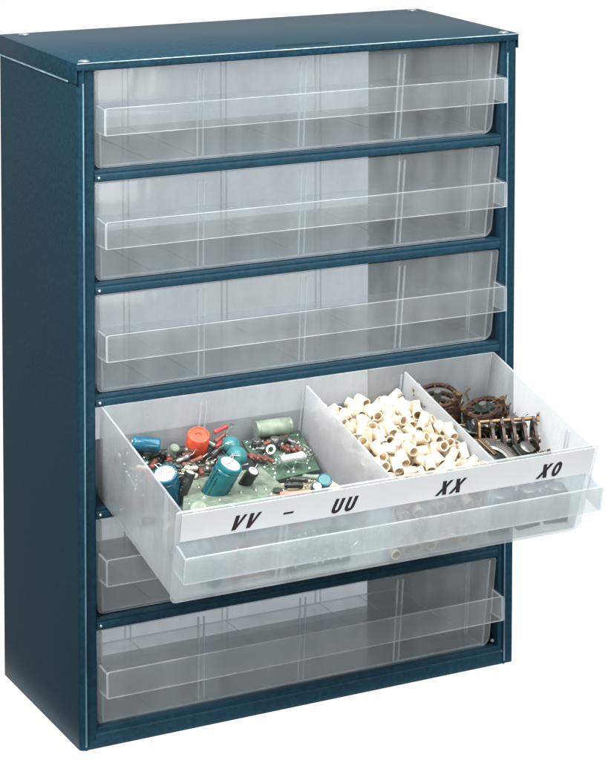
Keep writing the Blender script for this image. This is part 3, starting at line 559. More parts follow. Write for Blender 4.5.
(51.4,74,10.4,-1.32,-0.73,1.12),(54.9,101.8,10.4,1.17,0.73,1),(38.1,120.7,10.2,-1.73,0.81,0.92),(20.7,74.5,10.1,-0.44,2.01,1),(45.8,66.4,9.9,0.47,-0.8,1),(58.6,119.1,9.8,-0.89,-0.17,1),(8.4,114.1,9.4,2.57,-0.06,1),(21.8,101.9,9.3,0.9,0.4,1),
(62.5,124.9,9.3,2.35,-0.71,1),(14.6,47.6,9.2,-0.81,-0.45,1),(46.6,120.7,8.8,-0.53,-0.92,1),(39.6,85.9,8.7,-1.12,-0.51,1),(26,112.3,8.6,-2.12,0.19,1),(60.4,91.3,8.5,-0.09,2.26,1.12),(45.9,18.8,8,0.53,-3.01,1),(17.4,61,8,0.3,-1.03,1),
(51.5,80.9,8,0.36,2.91,1),(6.2,37.7,7.9,-0.35,-0.12,1),(21.4,34.9,7.9,-0.49,-2.53,1),(58.3,29.3,7.9,-0.12,-2.31,1),(50.7,108.3,7.9,1.97,0.17,1.12),(5.3,128.4,7.8,-0.57,-2.46,1),(30,23.2,7.8,0.21,2.32,1),(5.5,98.5,7.7,0,-0,1.12),
(65.2,28,7.7,0.37,-0.49,0.92),(62.3,52,7.7,-2.22,-0.17,1),(15.4,83.2,7.7,-0.62,-2.78,0.92),(51.8,57,7.7,-1.52,0.2,1),(54.2,40,7.7,0.05,0.68,0.92),(29.5,74,7.6,-2.64,-0.62,0.92),(51.4,94,7.6,-0.16,3.03,1),(41.6,104.6,7.5,-2.24,0.19,0.92),
(58.7,68.4,7.4,0.11,0.01,1),(20.5,50.9,7.1,-3.14,-0,1),(32.1,54.5,7.1,3.14,0,1),(39.2,18.9,7.1,3.06,-0.12,0.92),(13.9,128.9,7.1,-2.01,0.28,1),(29.8,133.7,7.1,-0,3.14,1),(5.3,53.3,6.8,1.22,-0.18,1),(52.2,32.1,6.6,1.26,2.95,0.92),
(30.4,34.7,6.2,-1.24,-0.96,1),(31.3,85.5,5.5,1.61,-0.62,1),(7,82.5,5.4,1.57,-0.93,1),(59.9,84.8,5.4,-1.57,-0.64,1),(8,121.5,5.4,1.57,-1.17,1),(21.3,126.7,5.4,1.57,-0.13,1),(60.4,78.1,5.4,1.57,0.64,1.12),(7.7,12.8,5.3,-1.57,-0.2,1.12),
(23.9,15.6,5.3,-1.57,-2.16,1),(33.6,15.5,5.3,1.57,-0.2,1),(49.1,24,5.3,1.57,1.38,1),(56.3,15.4,5.3,1.57,-0.59,1),(12.1,29.2,5.3,-1.57,2.16,1),(20.4,27.5,5.3,1.57,0.59,0.92),(39.1,39.6,5.3,1.57,1.77,1),(46.2,35,5.3,-1.57,-1.77,1),
(63.4,36.5,5.3,-1.57,0.98,1),(8.4,43.5,5.3,1.57,0.98,1.12),(32.8,45.5,5.3,1.57,-0.2,0.92),(45.6,46.6,5.3,-1.57,-1.77,1),(57.5,46.6,5.3,1.57,0.98,1.12),(11.3,58.1,5.3,1.57,-0.59,1),(25.6,59.8,5.3,-1.57,-0.98,0.92),(45.7,55.5,5.3,1.57,-2.55,1),
(64.1,61.1,5.3,-1.57,-2.16,1),(6.6,69.1,5.3,-1.57,0.19,0.92),(19.6,69.6,5.3,-1.57,-1.37,0.92),(34.4,68.2,5.3,-1.57,1.37,1),(49.3,69.9,5.3,-1.57,0.98,1),(22,82.6,5.3,-1.57,1.77,1),(43.3,78.3,5.3,-1.57,-1.77,1),(49.9,87.5,5.3,-1.57,0.98,1),
(21.6,95.8,5.3,-1.57,-1.77,1),(38.2,96,5.3,-1.57,-0.98,0.92),(47.1,99.1,5.3,-1.57,1.37,1),(62.9,108,5.3,-1.57,-0.98,1),(7.9,106.9,5.3,1.57,0.21,1),(17.5,113,5.3,-1.57,0.59,1),(30.9,108.6,5.3,-1.57,0.2,1),(47.8,114.3,5.3,1.57,0.59,1.12),
(60.9,114.5,5.3,-1.57,-0.59,1),(31.5,125.9,5.3,-1.57,1.38,1.12),(50.3,131,5.3,1.57,0.2,1),(57.1,128.3,5.3,-1.57,2.16,1),(16.6,15.2,5.3,-1.57,0.2,1.12),(38.8,55.4,5.3,1.57,1.77,1.12),(57.6,59.5,5.3,-1.57,2.16,1),(7.2,75.8,5.3,-1.57,0.98,1),
(31.2,94.2,5.3,1.57,0.98,0.92),(62.9,101.2,5.3,-1.57,-0.59,1),(25.4,118.2,5.3,-1.57,-0.59,1),(36.5,115.9,5.3,-1.57,-1.37,1),(41.1,128.2,5.3,1.57,0.59,1),(20.4,43.6,5.3,-1.57,0.59,1),(38.5,27.5,5.3,1.57,-0.59,1),(7.1,19.5,5.3,-1.57,1.37,1)]
# ------------------------------------------------------------------ what lies in the pulled-out drawer (drawer coordinates, mm)
def place(o, M):
    """put a top-level thing at a pose given in the drawer's frame"""
    W = DO @ M
    W.translation = W.translation * S
    o.matrix_world = W
    return o
def scaled(M):
    M = M.copy(); M.translation = M.translation * S; return M

M_tube = pbr('cream_plastic', (.64, .52, .39), rough=.45, spec=.3, var=.08, vscale=90, col2=(.73, .63, .51))
_t = M_tube.node_tree
_oi = _t.nodes.new('ShaderNodeObjectInfo'); _hs = _t.nodes.new('ShaderNodeHueSaturation'); _mr = _t.nodes.new('ShaderNodeMapRange')
_mr.inputs['To Min'].default_value = .86; _mr.inputs['To Max'].default_value = 1.08
_b = [n for n in _t.nodes if n.type == 'BSDF_PRINCIPLED'][0]; _src = _b.inputs['Base Color'].links[0].from_socket
_t.links.new(_oi.outputs['Random'], _mr.inputs['Value']); _t.links.new(_mr.outputs[0], _hs.inputs['Value']); _t.links.new(_src, _hs.inputs['Color']); _t.links.new(_hs.outputs[0], _b.inputs['Base Color'])
for n_ in M_tube.node_tree.nodes:
    if n_.type == 'BSDF_PRINCIPLED':
        n_.inputs['Subsurface Weight'].default_value = .6; n_.inputs['Subsurface Radius'].default_value = (1, .62, .4); n_.inputs['Subsurface Scale'].default_value = .003
M_teal = pbr('teal_sleeve', (.010, .125, .15), rough=.25, spec=.5, var=.06, vscale=300, col2=(.013, .15, .175))
M_blue = pbr('blue_sleeve', (.008, .085, .14), rough=.22, spec=.5, var=.06, vscale=300, col2=(.010, .105, .165))
M_alu = pbr('bare_aluminium', (.80, .82, .84), rough=.3, metal=.75, var=.06)
M_white = pbr('white_disc', (.60, .62, .62), rough=.4, var=.03)
M_black = pbr('black_sleeve', (.015, .017, .02), rough=.3, var=.3, col2=(.03, .035, .03))
M_lead = pbr('tinned_wire', (.42, .40, .37), rough=.3, metal=.9, var=.1)
M_orange = pbr('orange_plastic', (.55, .055, .028), rough=.4, var=.08, vscale=150, col2=(.72, .11, .05))
M_pcb_pale = pbr('pale_green_board', (.135, .17, .13), rough=.5, var=.10, vscale=180, col2=(.17, .215, .165))
M_pcb_green = pbr('green_board', (.042, .082, .055), rough=.4, var=.15, vscale=170, col2=(.060, .115, .078))
M_pcb_tan = pbr('tan_board', (.42, .36, .24), rough=.5, var=.12)
M_solder = pbr('solder', (.40, .41, .39), rough=.35, metal=.8, var=.15)
M_copper = pbr('board_track', (.12, .24, .16), rough=.4, var=.1)
M_brown = pbr('brown_phenolic', (.022, .010, .008), rough=.34, var=.2, vscale=260, col2=(.045, .021, .015))
M_gold = pbr('brass', (.22, .145, .08), rough=.34, metal=.85, var=.15)
M_steel = pbr('grey_steel', (.20, .205, .19), rough=.36, metal=.8, var=.2, vscale=150)
M_dkgreen = pbr('dark_green_lacquer', (.010, .022, .017), rough=.38, var=.25)
M_greyg = pbr('grey_green_body', (.20, .25, .19), rough=.35, var=.12, vscale=200)
M_red = pbr('dull_red_body', (.36, .05, .05), rough=.4, var=.15)
M_rbrown = pbr('red_brown_body', (.17, .055, .04), rough=.4, var=.2)
M_beige = pbr('beige_ceramic', (.62, .52, .40), rough=.5, var=.1)
M_wind = pbr('oxidised_winding', (.17, .15, .125), rough=.4, metal=.4, var=.25, vscale=200)
M_tblob = pbr('teal_dipped_body', (.04, .19, .20), rough=.3, var=.15, vscale=150)
M_pink = pbr('salmon_body', (.70, .22, .15), rough=.4, var=.1)

def capacitor(parent, length, rad, body, disc, M=None, leads=True, partname=None):
    """radial can: sleeve, pale end disc with a vent cross, two wire ends"""
    bm = bmesh.new()
    r = rad
    lathe(bm, [(0, 0), (r * .86, 0), (r * .97, .5), (r, 1.2), (r, length - 4.2), (r * .93, length - 3.6), (r * .93, length - 3.0), (r, length - 2.4), (r, length - .7), (r * .96, length - .15), (r * .84, length), (r * .82, length - .3), (0, length - .3)], 28)
    o = obj(partname or 'sleeve', bm, body, parent, smooth=40, mat=scaled(M) if M is not None else None)
    if body in (M_teal, M_blue, M_black) and length > 14:
        # blurred rows of dark print on the sleeve
        bm = bmesh.new(); rp = random.Random(int(length * 10))
        for row in range(3 if rad > 6 else 1):
            for side in (0, 2.1, 4.2):
                z_ = 3.0
                while z_ < length - 6:
                    h_ = rp.choice((.7, 1.0, 1.5))
                    if rp.random() < .8:
                        box(bm, r - .02, r + .05, -.55, .55, z_, z_ + h_, M=Matrix.Rotation(side + row * .34, 4, 'Z'))
                    z_ += h_ + .7
        obj('print', bm, M_lead if body is M_black else M_black, o if partname else parent)
    bm = bmesh.new()
    lathe(bm, [(0, length + .02), (r * .78, length + .02), (r * .8, length - .24), (0, length - .24)], 24)
    obj('end_disc', bm, disc, o if partname else parent, smooth=40)
    if leads:
        for s in (-1, 1):
            bm = bmesh.new()
            tube(bm, [(s * r * .28, 0, length - .1), (s * r * .28, .2, length + 1.6), (s * r * .55, .6, length + 2.6), (s * r * 1.0, r * .25, length + 2.9)], .28, 6)
            obj('lead', bm, M_lead, o if partname else parent, smooth=60)
    return o

def thing_at(name, label, cat, M, group=None):
    e = bpy.data.objects.new(name, None); e.empty_display_size = .005; COL.objects.link(e)
    place(e, M); tag(e, label, cat, group)
    return e

def axial(parent, name, p, q, rad, mat, lead=3.0, bands=None, M0=None):
    """a resistor-like body between p and q with wire ends"""
    p = Vector(p); q = Vector(q); d = q - p; Ln = d.length
    A = align(p, d)
    bm = bmesh.new()
    lathe(bm, [(0, 0), (rad * .7, .05), (rad, rad * .5), (rad, rad * .9), (rad * .88, rad * 1.5), (rad * .88, Ln - rad * 1.5), (rad, Ln - rad * .9), (rad, Ln - rad * .5), (rad * .7, Ln - .05), (0, Ln)], 14, A)
    o = obj(name, bm, mat, parent, smooth=50)
    if lead:
        dn = d.normalized()
        for a, s in ((p, -1), (q, 1)):
            bm = bmesh.new()
            e = a + dn * s * lead
            tube(bm, [a, e, e + Vector((0, 0, -lead * .8))], .25, 5)
            obj('lead', bm, M_lead, o, smooth=60)
    return o

GX = 'loose electronic parts in the wide left compartment'
# --- pale green board with the big capacitors soldered to it
def board(name, label, poly, thick, mat, holes=0, seed=1, group=None, tracks=None):
    P_ = [Vector(p) for p in poly]
    c = sum(P_, Vector()) / len(P_)
    n = (P_[1] - P_[0]).cross(P_[2] - P_[0]).normalized()
    if n.z < 0: n = -n
    x = (P_[-1] - P_[0]).normalized(); y = n.cross(x)
    M = Matrix((x, y, n)).transposed().to_4x4(); M.translation = c
    Mi = M.inverted()
    root = thing_at(name, label, 'circuit board', M, group)
    pts = [(Mi @ p) for p in P_]
    pts = [(p.x, p.y) for p in pts]
    bm = bmesh.new(); prism(bm, pts, 'z', -thick, 0, bev=.12)
    obj('board', bm, mat, root)
    # solder pads and tracks
    rnd = random.Random(seed)
    def inside(u, v):
        c_ = 0; k = len(pts); s0 = None
        for i in range(k):
            ax, ay = pts[i]; bx, by = pts[(i + 1) % k]
            s = (bx - ax) * (v - ay) - (by - ay) * (u - ax)
            dist = s / math.hypot(bx - ax, by - ay)
            if s0 is None: s0 = dist > 0
            if (dist > 0) != s0 or abs(dist) < 2.2: return False
        return True
    xs = [p[0] for p in pts]; ys = [p[1] for p in pts]
    spots = []
    for _ in range(4000):
        u = rnd.uniform(min(xs), max(xs)); v = rnd.uniform(min(ys), max(ys))
        if inside(u, v) and all((u - a) ** 2 + (v - b) ** 2 > 9 for a, b in spots): spots.append((u, v))
        if len(spots) >= holes: break
    bm = bmesh.new()
    for u, v in spots:
        lathe(bm, [(0, .9), (.35, .75), (.6, .3), (1.15, .12), (1.2, .01), (0, .01)], 10, Matrix.Translation((u, v, 0)))
        if rnd.random() < .5:
            tube(bm, [(u, v, .3), (u + rnd.uniform(-.4, .4), v + rnd.uniform(-.4, .4), 2.2)], .22, 5)
    obj('solder_joints', bm, M_solder, root, smooth=50)
    bm = bmesh.new()
    for k in range(len(spots) // 2):
        a = spots[k]; b = spots[-1 - k]
        if math.hypot(a[0] - b[0], a[1] - b[1]) > 26: continue
        d = Vector((b[0] - a[0], b[1] - a[1])).normalized(); m = Vector((-d.y, d.x)) * .55
        zt = .05 + k * .004
        prism(bm, [(a[0] + m.x, a[1] + m.y), (a[0] - m.x, a[1] - m.y), (b[0] - m.x, b[1] - m.y), (b[0] + m.x, b[1] + m.y)], 'z', zt - .04, zt)
    obj('copper_tracks', bm, M_copper, root)
    return root, Mi

b1, I1 = board('circuit_board', 'pale green circuit board in the left compartment carrying tall teal and black capacitors',
    [(-129, 22, 35), (-100, 90, 31), (-48, 93, 31), (-43, 22, 34)], 1.6, M_pcb_pale, 34, 3)
def onb(I, base, top): return I @ align(base, Vector(top) - Vector(base))
capacitor(b1, 31.5, 8.0, M_teal, M_white, onb(I1, (-90.5, 73.0, 22.5), (-81.5, 66.5, 50.5)), partname='capacitor')
capacitor(b1, 15, 3.5, M_black, M_white, onb(I1, (-108.4, 74.0, 31.5), (-103.9, 74.6, 44)), True, 'capacitor')
capacitor(b1, 14, 3.9, M_black, M_white, onb(I1, (-67.2, 75.5, 29), (-63.5, 71, 41)), True, 'capacitor')
bm = bmesh.new(); lathe(bm, [(0, 0), (4.6, 0), (5.1, .5), (5.1, 1.8), (4.6, 2.3), (0, 2.3)], 24, onb(I1, (-108.5, 46.0, 36.0), (-110.0, 44.0, 40)))
obj('disc_capacitor', bm, M_greyg, b1, smooth=40)
for (x, y) in ((-60, 55), (-70, 50), (-99, 60), (-57, 80), (-78, 88)):
    bm = bmesh.new(); lathe(bm, [(.9, 0), (1.9, 0), (1.9, .5), (.9, .5)], 16, I1 @ Matrix.Translation((x, y, 33.6 - (y - 22) * .05)), close=True); obj('eyelet', bm, M_solder, b1, smooth=40)
bm = bmesh.new(); lathe(bm, [(0, 0), (3.1, 0), (3.1, .7), (0, .7)], 20, I1 @ Matrix.Translation((-52.5, 57, 33.3))); obj('black_disc', bm, M_black, b1, smooth=40)

# --- green board on the right of the compartment
b2, I2 = board('circuit_board', 'dark green circuit board lying flat against the divider beside the cream sleeves',
    [(-47, 84, 24.5), (-45, 131, 29), (-4.5, 133, 29), (-9.5, 88, 25.5)], 1.6, M_pcb_green, 46, 8)
def ax2(name, p, q, r, m, lead=2): return axial(b2, name, I2 @ Vector(p), I2 @ Vector(q), r, m, lead)
bm = bmesh.new(); lathe(bm, [(0, 0), (1.0, 0), (1.2, .3), (5.2, .3), (5.5, .7), (5.5, 2.0), (5.2, 2.3), (5.5, 2.7), (5.5, 21.8), (5.2, 22.2), (5.5, 22.6), (5.5, 23.6), (5.1, 24), (0, 24)], 28, I2 @ align((-37, 130, 36), (1, -.06, .02)))
obj('film_capacitor', bm, M_greyg, b2, smooth=40)
for i in range(14):
    rr = random.Random(700 + i); x = rr.uniform(-41, -12); y = rr.uniform(112, 128)
    a = rr.uniform(0, PI); dx, dy = 3 * math.cos(a), 3 * math.sin(a)
    ax2('resistor', (x - dx, y - dy, 30.5), (x + dx, y + dy, 31), rr.choice((1.3, 1.7)), rr.choice((M_dkgreen, M_rbrown, M_black, M_steel, M_greyg)), 1)
ax2('silver_capacitor', (-34.0, 95, 32), (-18.0, 94.5, 33), 3.1, M_alu, 2)
for i, (x, y) in enumerate(((-53.5, 113), (-50.0, 109.5), (-46.5, 107), (-42.8, 104), (-39.2, 101), (-24, 112), (-20.2, 111), (-16.4, 110))):
    ax2('resistor', (x - 1.2, y + 4.2, 30), (x + 1.6, y - 4.2, 30), 1.45, M_rbrown, 1)
for x, y in ((-39, 122), (-27, 121), (-22, 120)):
    bm = bmesh.new(); lathe(bm, [(0, 0), (3.0, 0), (3.2, .5), (3.2, 5), (2.7, 5.6), (0, 5.7)], 18, I2 @ Matrix.Translation((x, y, 28))); obj('transistor', bm, (M_steel, M_black, M_dkgreen)[int(-x) % 3], b2, smooth=40)
bm = bmesh.new(); lathe(bm, [(1.7, 0), (3.3, 0), (3.5, .8), (3.3, 1.6), (1.7, 1.6)], 20, I2 @ align((-33.5, 110.5, 31), (-.6, -.5, .6)), close=True); obj('ring_coil', bm, M_steel, b2, smooth=40)
for i in range(26):
    rr = random.Random(100 + i); x = rr.uniform(-44, -8); y = rr.uniform(90, 128)
    bm = bmesh.new(); tube(bm, [(0, 0, 0), (rr.uniform(-2, 2), rr.uniform(-2, 2), rr.uniform(2.5, 5)), (rr.uniform(-4, 4), rr.uniform(-4, 4), rr.uniform(1, 4))], .26, 5)
    obj('wire_end', bm, M_lead, b2, smooth=60, mat=scaled(I2 @ Matrix.Translation((x, y, 27))))

# --- tan board at the front right
b3, I3 = board('circuit_board', 'small tan circuit board with a salmon coloured strip on it, behind the white label',
    [(-62, 40, 31), (-54, 80, 25), (-9, 76, 26), (-8, 36, 31)], 1.5, M_pcb_tan, 24, 5)
axial(b3, 'strip_resistor', I3 @ Vector((-53.5, 51.5, 34)), I3 @ Vector((-34, 48.5, 34)), 1.7, M_pink, 2)
capacitor(b3, 11, 4.6, M_blue, M_tblob, onb(I3, (-20.3, 59.5, 28), (-22.6, 54, 38)), False, 'capacitor')
capacitor(b3, 10, 3.4, M_black, M_white, onb(I3, (-30, 52, 29), (-30.5, 47.5, 38)), False, 'capacitor')
bm = bmesh.new(); lathe(bm, [(1.4, 0), (3.2, 0), (3.4, 1), (3.2, 3), (1.4, 3)], 20, I3 @ align((-19.5, 47, 33), (.2, -.3, 1)), close=True); obj('ring_terminal', bm, M_beige, b3, smooth=40)
for i, (p, q, m) in enumerate((((-44, 66, 31), (-33, 62, 31), M_dkgreen), ((-38, 72, 31), (-28, 66, 32), M_black), ((-28, 74, 30), (-19, 68, 31), M_greyg), ((-52, 62, 31), (-45, 58, 31), M_black))):
    axial(b3, 'resistor', I3 @ Vector(p), I3 @ Vector(q), 2.0, m, 1.5)

# --- loose capacitors and coils
def loose_cap(label, base, top, length, rad, body, disc, leads=True):
    t_ = thing_at('capacitor', label, 'capacitor', align(base, Vector(top) - Vector(base)), None)
    capacitor(t_, length, rad, body, disc, None, leads); return t_
loose_cap('fat blue capacitor with white end disc leaning near the left wall of the open drawer', (-111.5, 82.0, 22), (-119.5, 75.5, 46), 27, 7.7, M_blue, M_white)
loose_cap('blue capacitor lying on its side high in the rear left corner of the open drawer', (-106.5, 117.5, 42), (-124.5, 124, 43.5), 17.5, 4.7, M_blue, M_alu)
loose_cap('short grey green capacitor leaning behind the fat blue one with the white end', (-99, 124, 27), (-95.5, 117, 41), 14, 3.1, M_greyg, M_greyg, False)
# orange pot coil on its square metal clip
t_ = thing_at('coil', 'orange red cylindrical coil pot standing on a square metal clip', 'coil', align((-78.6, 127.2, 24), (-.06, -.34, 1)))
bm = bmesh.new(); lathe(bm, [(0, 0), (6.6, 0), (6.9, .6), (7.1, 10), (7.1, 20.6), (6.6, 21.4), (5.7, 21.5), (5.5, 20.9), (2.2, 20.9), (2.0, 20.0), (0, 20.0)], 32); obj('pot', bm, M_orange, t_, smooth=40)
bm = bmesh.new(); box(bm, -8, 8, -8, 8, -7, -.4, bev=.6); box(bm, -8.8, -8.1, -5, 5, -9, 4, bev=.2); box(bm, 8.1, 8.8, -5, 5, -9, 4, bev=.2); box(bm, -5, 5, -9.2, -8.1, -9, 2, bev=.2)
obj('clip', bm, M_steel, t_)
bm = bmesh.new()
for k in range(4): tube(bm, [(-6 + 4 * k, -8.6, -3), (-6 + 4 * k, -10.2, -1), (-6 + 4 * k, -10.4, 2)], .4, 6)
obj('pin', bm, M_gold, t_, smooth=60)
# teal dipped blobs
for j, (p, r_, lb) in enumerate((((-58.5, 118, 34), 6.0, 'upper teal dipped round capacitor behind the big teal can'), ((-58.3, 108.5, 31), 6.8, 'lower teal dipped round capacitor touching the big teal can'))):
    t_ = thing_at('dipped_capacitor', lb, 'capacitor', align(p, (.1, -.25, 1)))
    bm = bmesh.new(); lathe(bm, [(0, -r_ * .8), (r_ * .6, -r_ * .7), (r_ * .95, -r_ * .2), (r_, r_ * .2), (r_ * .8, r_ * .65), (r_ * .45, r_ * .85), (0, r_ * .9)], 26)
    obj('body', bm, M_tblob, t_, smooth=60)
    bm = bmesh.new(); tube(bm, [(r_ * .3, 0, -r_ * .7), (r_ * .9, 1, -r_ * 1.2), (r_ * 1.4, 2, -r_ * 1.1)], .3, 6); obj('lead', bm, M_lead, t_, smooth=60)

# small parts jumbled under and between the boards
rnd = random.Random(21)
kinds = [('resistor', M_rbrown, 1.7, 9, 'red brown resistor'), ('resistor', M_black, 2.2, 9, 'black resistor'), ('resistor', M_red, 1.6, 11, 'dull red resistor'),
         ('diode', M_dkgreen, 2.6, 8, 'dark green diode'), ('resistor', M_beige, 1.8, 8, 'beige resistor'), ('diode', M_steel, 2.4, 9, 'grey metal diode')]
spots = []
for gx in range(9):
    for gy in range(5):
        spots.append((-120 + gx * 12.8 + rnd.uniform(-3, 3), 22 + gy * 23 + rnd.uniform(-5, 5), rnd.choice((5, 9, 14))))
rear = [(-112, 112, 33), (-105, 105, 33), (-120, 108, 31), (-98, 108, 31), (-90, 103, 31), (-92, 114, 32), (-85, 109, 33), (-70, 112, 35), (-66, 119, 36), (-69, 105, 34), (-74, 100, 32), (-80, 98, 31),
        (-64, 126, 38), (-100, 98, 30), (-108, 97, 28), (-118, 95, 27), (-66, 98, 33), (-88, 122, 33), (-128, 118, 30), (-107, 124, 33), (-124, 100, 29), (-114, 119, 34), (-95, 92, 33), (-72, 120, 37)]
def small_part(kind, p, d, label):
    nm, m, r_, ln, _ = kind
    t_ = thing_at(nm, label, nm, align(p, d))
    o = axial(t_, 'body', (0, 0, -ln / 2), (0, 0, ln / 2), r_, m, 0)
    for s in (-1, 1):
        bm = bmesh.new()
        tube(bm, [(0, 0, s * (ln / 2 - .2)), (0, rnd.uniform(-1, 1), s * (ln / 2 + 3)), (rnd.uniform(-3, 3), rnd.uniform(-3, 3), s * (ln / 2 + 6))], .3, 5)
        obj('lead', bm, M_lead, t_, smooth=60)
    return t_
for i, p in enumerate(rear):
    p = (max(p[0], -121), min(p[1], 123), p[2])
    k = kinds[i % 6]
    d = (rnd.uniform(-1, 1), rnd.uniform(-1, 1), rnd.uniform(-.35, .35))
    t_ = small_part(k, p, d, k[4] + ' in the tangle of small parts behind the tall capacitors'); t_['group'] = k[4] + 's in the tangle behind the tall capacitors'
t_ = small_part(kinds[2], (-62.5, 126.5, 42), (1, .35, .1), 'bright red resistor sticking up behind the teal round capacitors')
for i, p in enumerate(spots):
    k = kinds[(i * 5 + i // 9) % 6]
    d = (rnd.uniform(-1, 1), rnd.uniform(-1, 1), rnd.uniform(-.15, .15))
    t_ = small_part(k, p, d, k[4] + ' seen dimly through the drawer under the circuit boards'); t_['group'] = k[4] + 's lying under the circuit boards'
# a dark green lump board propping the rest up
b4, I4 = board('circuit_board', 'dark crowded circuit board under the orange coil at the rear of the left compartment',
    [(-131, 92, 22), (-130, 133, 30), (-62, 134, 29), (-60, 94, 24)], 1.6, M_dkgreen, 60, 11)
for i in range(22):
    rr = random.Random(300 + i); x = rr.uniform(-128, -66); y = rr.uniform(98, 128); k = kinds[i % 6]; a = rr.uniform(0, PI)
    axial(b4, 'component', I4 @ Vector((x - 3.5 * math.cos(a), y - 3.5 * math.sin(a), 29 + (y - 92) * .15)), I4 @ Vector((x + 3.5 * math.cos(a), y + 3.5 * math.sin(a), 29 + (y - 92) * .15)), k[2], k[1], 1.5)

# --- cream sleeves in the middle compartment (poses of the settled heap)
def sleeve_bm(bm, M=None):
    return lathe(bm, [(2.55, -5), (3.05, -5), (3.25, -4.8), (3.25, 4.8), (3.05, 5), (2.55, 5)], 14, M, close=True)
bm = bmesh.new(); sleeve_bm(bm)
src = obj('plastic_sleeve', bm, M_tube, None, smooth=40)
me_sleeve = src.data
bpy.data.objects.remove(src)
MANY = bmesh.new(); nmany = 0
for i, (x, y, z, ex, ey, sz) in enumerate(TUBES):
    M = Matrix.Translation((x, y, z)) @ Euler((ex, ey, 0)).to_matrix().to_4x4() @ Matrix.Diagonal((1, 1, sz, 1))
    if i < NTOP:
        o = bpy.data.objects.new('plastic_sleeve', me_sleeve); COL.objects.link(o); place(o, M)
        tag(o, 'small cream plastic sleeve in the heap filling the middle compartment', 'sleeve', 'cream plastic sleeves heaped in the middle compartment')
    else:
        sleeve_bm(MANY, M); nmany += 1
if nmany:
    o = obj('plastic_sleeves', MANY, M_tube, None, smooth=40); o.matrix_world = DOm
    tag(o, 'buried lower layers of the cream plastic sleeve heap', 'sleeves', None, 'stuff')

# --- rotary switches in the right compartment
def rotary_switch(label, M, nw=4, rad=14, gap=6.5, plate=True, inner=.62, rotor=True):
    t_ = thing_at('rotary_switch', label, 'rotary switch', M, 'rotary switches in the right compartment')
    H_ = gap * (nw - 1)
    for w_ in range(nw):
        z = w_ * gap
        bm = bmesh.new()
        # phenolic wafer: a ring with notches and ears for the rods
        no = 40; out = []; inn = []
        for i in range(no):
            a = 2 * PI * i / no
            rr = rad
            if i % 20 in (0, 1, 19): rr = rad * 1.17
            out.append((rr * math.cos(a), rr * math.sin(a))); inn.append((rad * inner * math.cos(a), rad * inner * math.sin(a)))
        for zz in (0,):
            A = [bm.verts.new((*p, z)) for p in out]; B = [bm.verts.new((*p, z + 1.9)) for p in out]
            C_ = [bm.verts.new((*p, z)) for p in inn]; D_ = [bm.verts.new((*p, z + 1.9)) for p in inn]
            for i in range(no):
                j = (i + 1) % no
                bm.faces.new([A[i], A[j], B[j], B[i]]); bm.faces.new([B[i], B[j], D_[j], D_[i]]); bm.faces.new([D_[i], D_[j], C_[j], C_[i]]); bm.faces.new([C_[i], C_[j], A[j], A[i]])
        wf = obj('wafer', bm, M_brown, t_, smooth=30)
        bm = bmesh.new()
        for i in range(8):
            a = 2 * PI * (i + .5) / 8
            Mc = Matrix.Rotation(a, 4, 'Z') @ Matrix.Translation((0, 0, z))
            box(bm, rad * (inner - .15), rad * 1.0, -.6, .6, 1.95, 2.2, bev=0, M=Mc)
            box(bm, rad * .80, rad * .93, -1.1, 1.1, 2.25, 2.8, M=Mc)
        obj('contacts', bm, M_gold, wf)
        if not rotor: continue
        bm = bmesh.new(); lathe(bm, [(2.6, z - .4), (rad * .5, z - .4), (rad * .5, z + 2.1), (2.6, z + 2.1)], 24, close=True)
        obj('rotor', bm, M_dkgreen if w_ % 2 else M_steel, wf, smooth=40)
    for s in (-1, 1):
        bm = bmesh.new(); tube(bm, [(s * rad * 1.06, 0, -7), (s * rad * 1.06, 0, H_ + 4)], 1.35, 12); lathe(bm, [(0, H_ + 3), (2.4, H_ + 3), (2.4, H_ + 5), (0, H_ + 5.2)], 6, Matrix.Translation((s * rad * 1.06, 0, 0)))
        obj('spacer_rod', bm, M_gold, t_, smooth=40)
    bm = bmesh.new(); tube(bm, [(0, 0, -9), (0, 0, H_ + 5)], 2.4, 12); obj('shaft', bm, M_steel, t_, smooth=40)
    if plate:
        bm = bmesh.new(); prism(bm, rrect(-rad * 1.2, rad * 1.2, -rad * .8, rad * .8, 4, 4), 'z', -8.6, -7.2)
        lathe(bm, [(0, -12), (4, -12), (4.6, -11), (4.6, -8.65), (0, -8.65)], 18)
        obj('mounting_plate', bm, M_gold, t_, smooth=30)
    bm = bmesh.new()
    rr = random.Random(int(abs(M.translation.x) * 10))
    for k in range(9):
        a = rr.uniform(0, 2 * PI); z = rr.choice(range(nw)) * gap + 2
        p = Vector((rad * 1.15 * math.cos(a), rad * 1.15 * math.sin(a), z)); n = Vector((math.cos(a), math.sin(a), 0))
        tube(bm, [p, p + n * 1.5 + Vector((0, 0, 1.2)), p + n * 2.4 + Vector((0, 0, 3.6))], .5, 6)
    obj('solder_lug', bm, M_lead, t_, smooth=60)
    return t_
rotary_switch('rotary switch with a stack of curved brown wafers and a brass rod, touching the divider', align((87.5, 116.0, 25), (-.16, -.10, 1), .35), 5, 13.6, 6.2, inner=.80, rotor=False)
rotary_switch('rotary switch with brown wafers and dark body in the middle of the right compartment', align((116.5, 98.5, 25), (-.30, .0, 1), 1.3), 4, 12.5, 6.6, inner=.7)
rotary_switch('rotary switch lying on its side nearest the right wall, brown wafers facing sideways', align((103, 72, 34), (1, -.34, .10), 1.2), 5, 13.0, 7.0, inner=.7)
t_ = thing_at('potentiometer', 'large round wirewound ring potentiometer at the front of the right compartment', 'potentiometer', align((90.0, 46.5, 32), (.12, -.3, 1)))
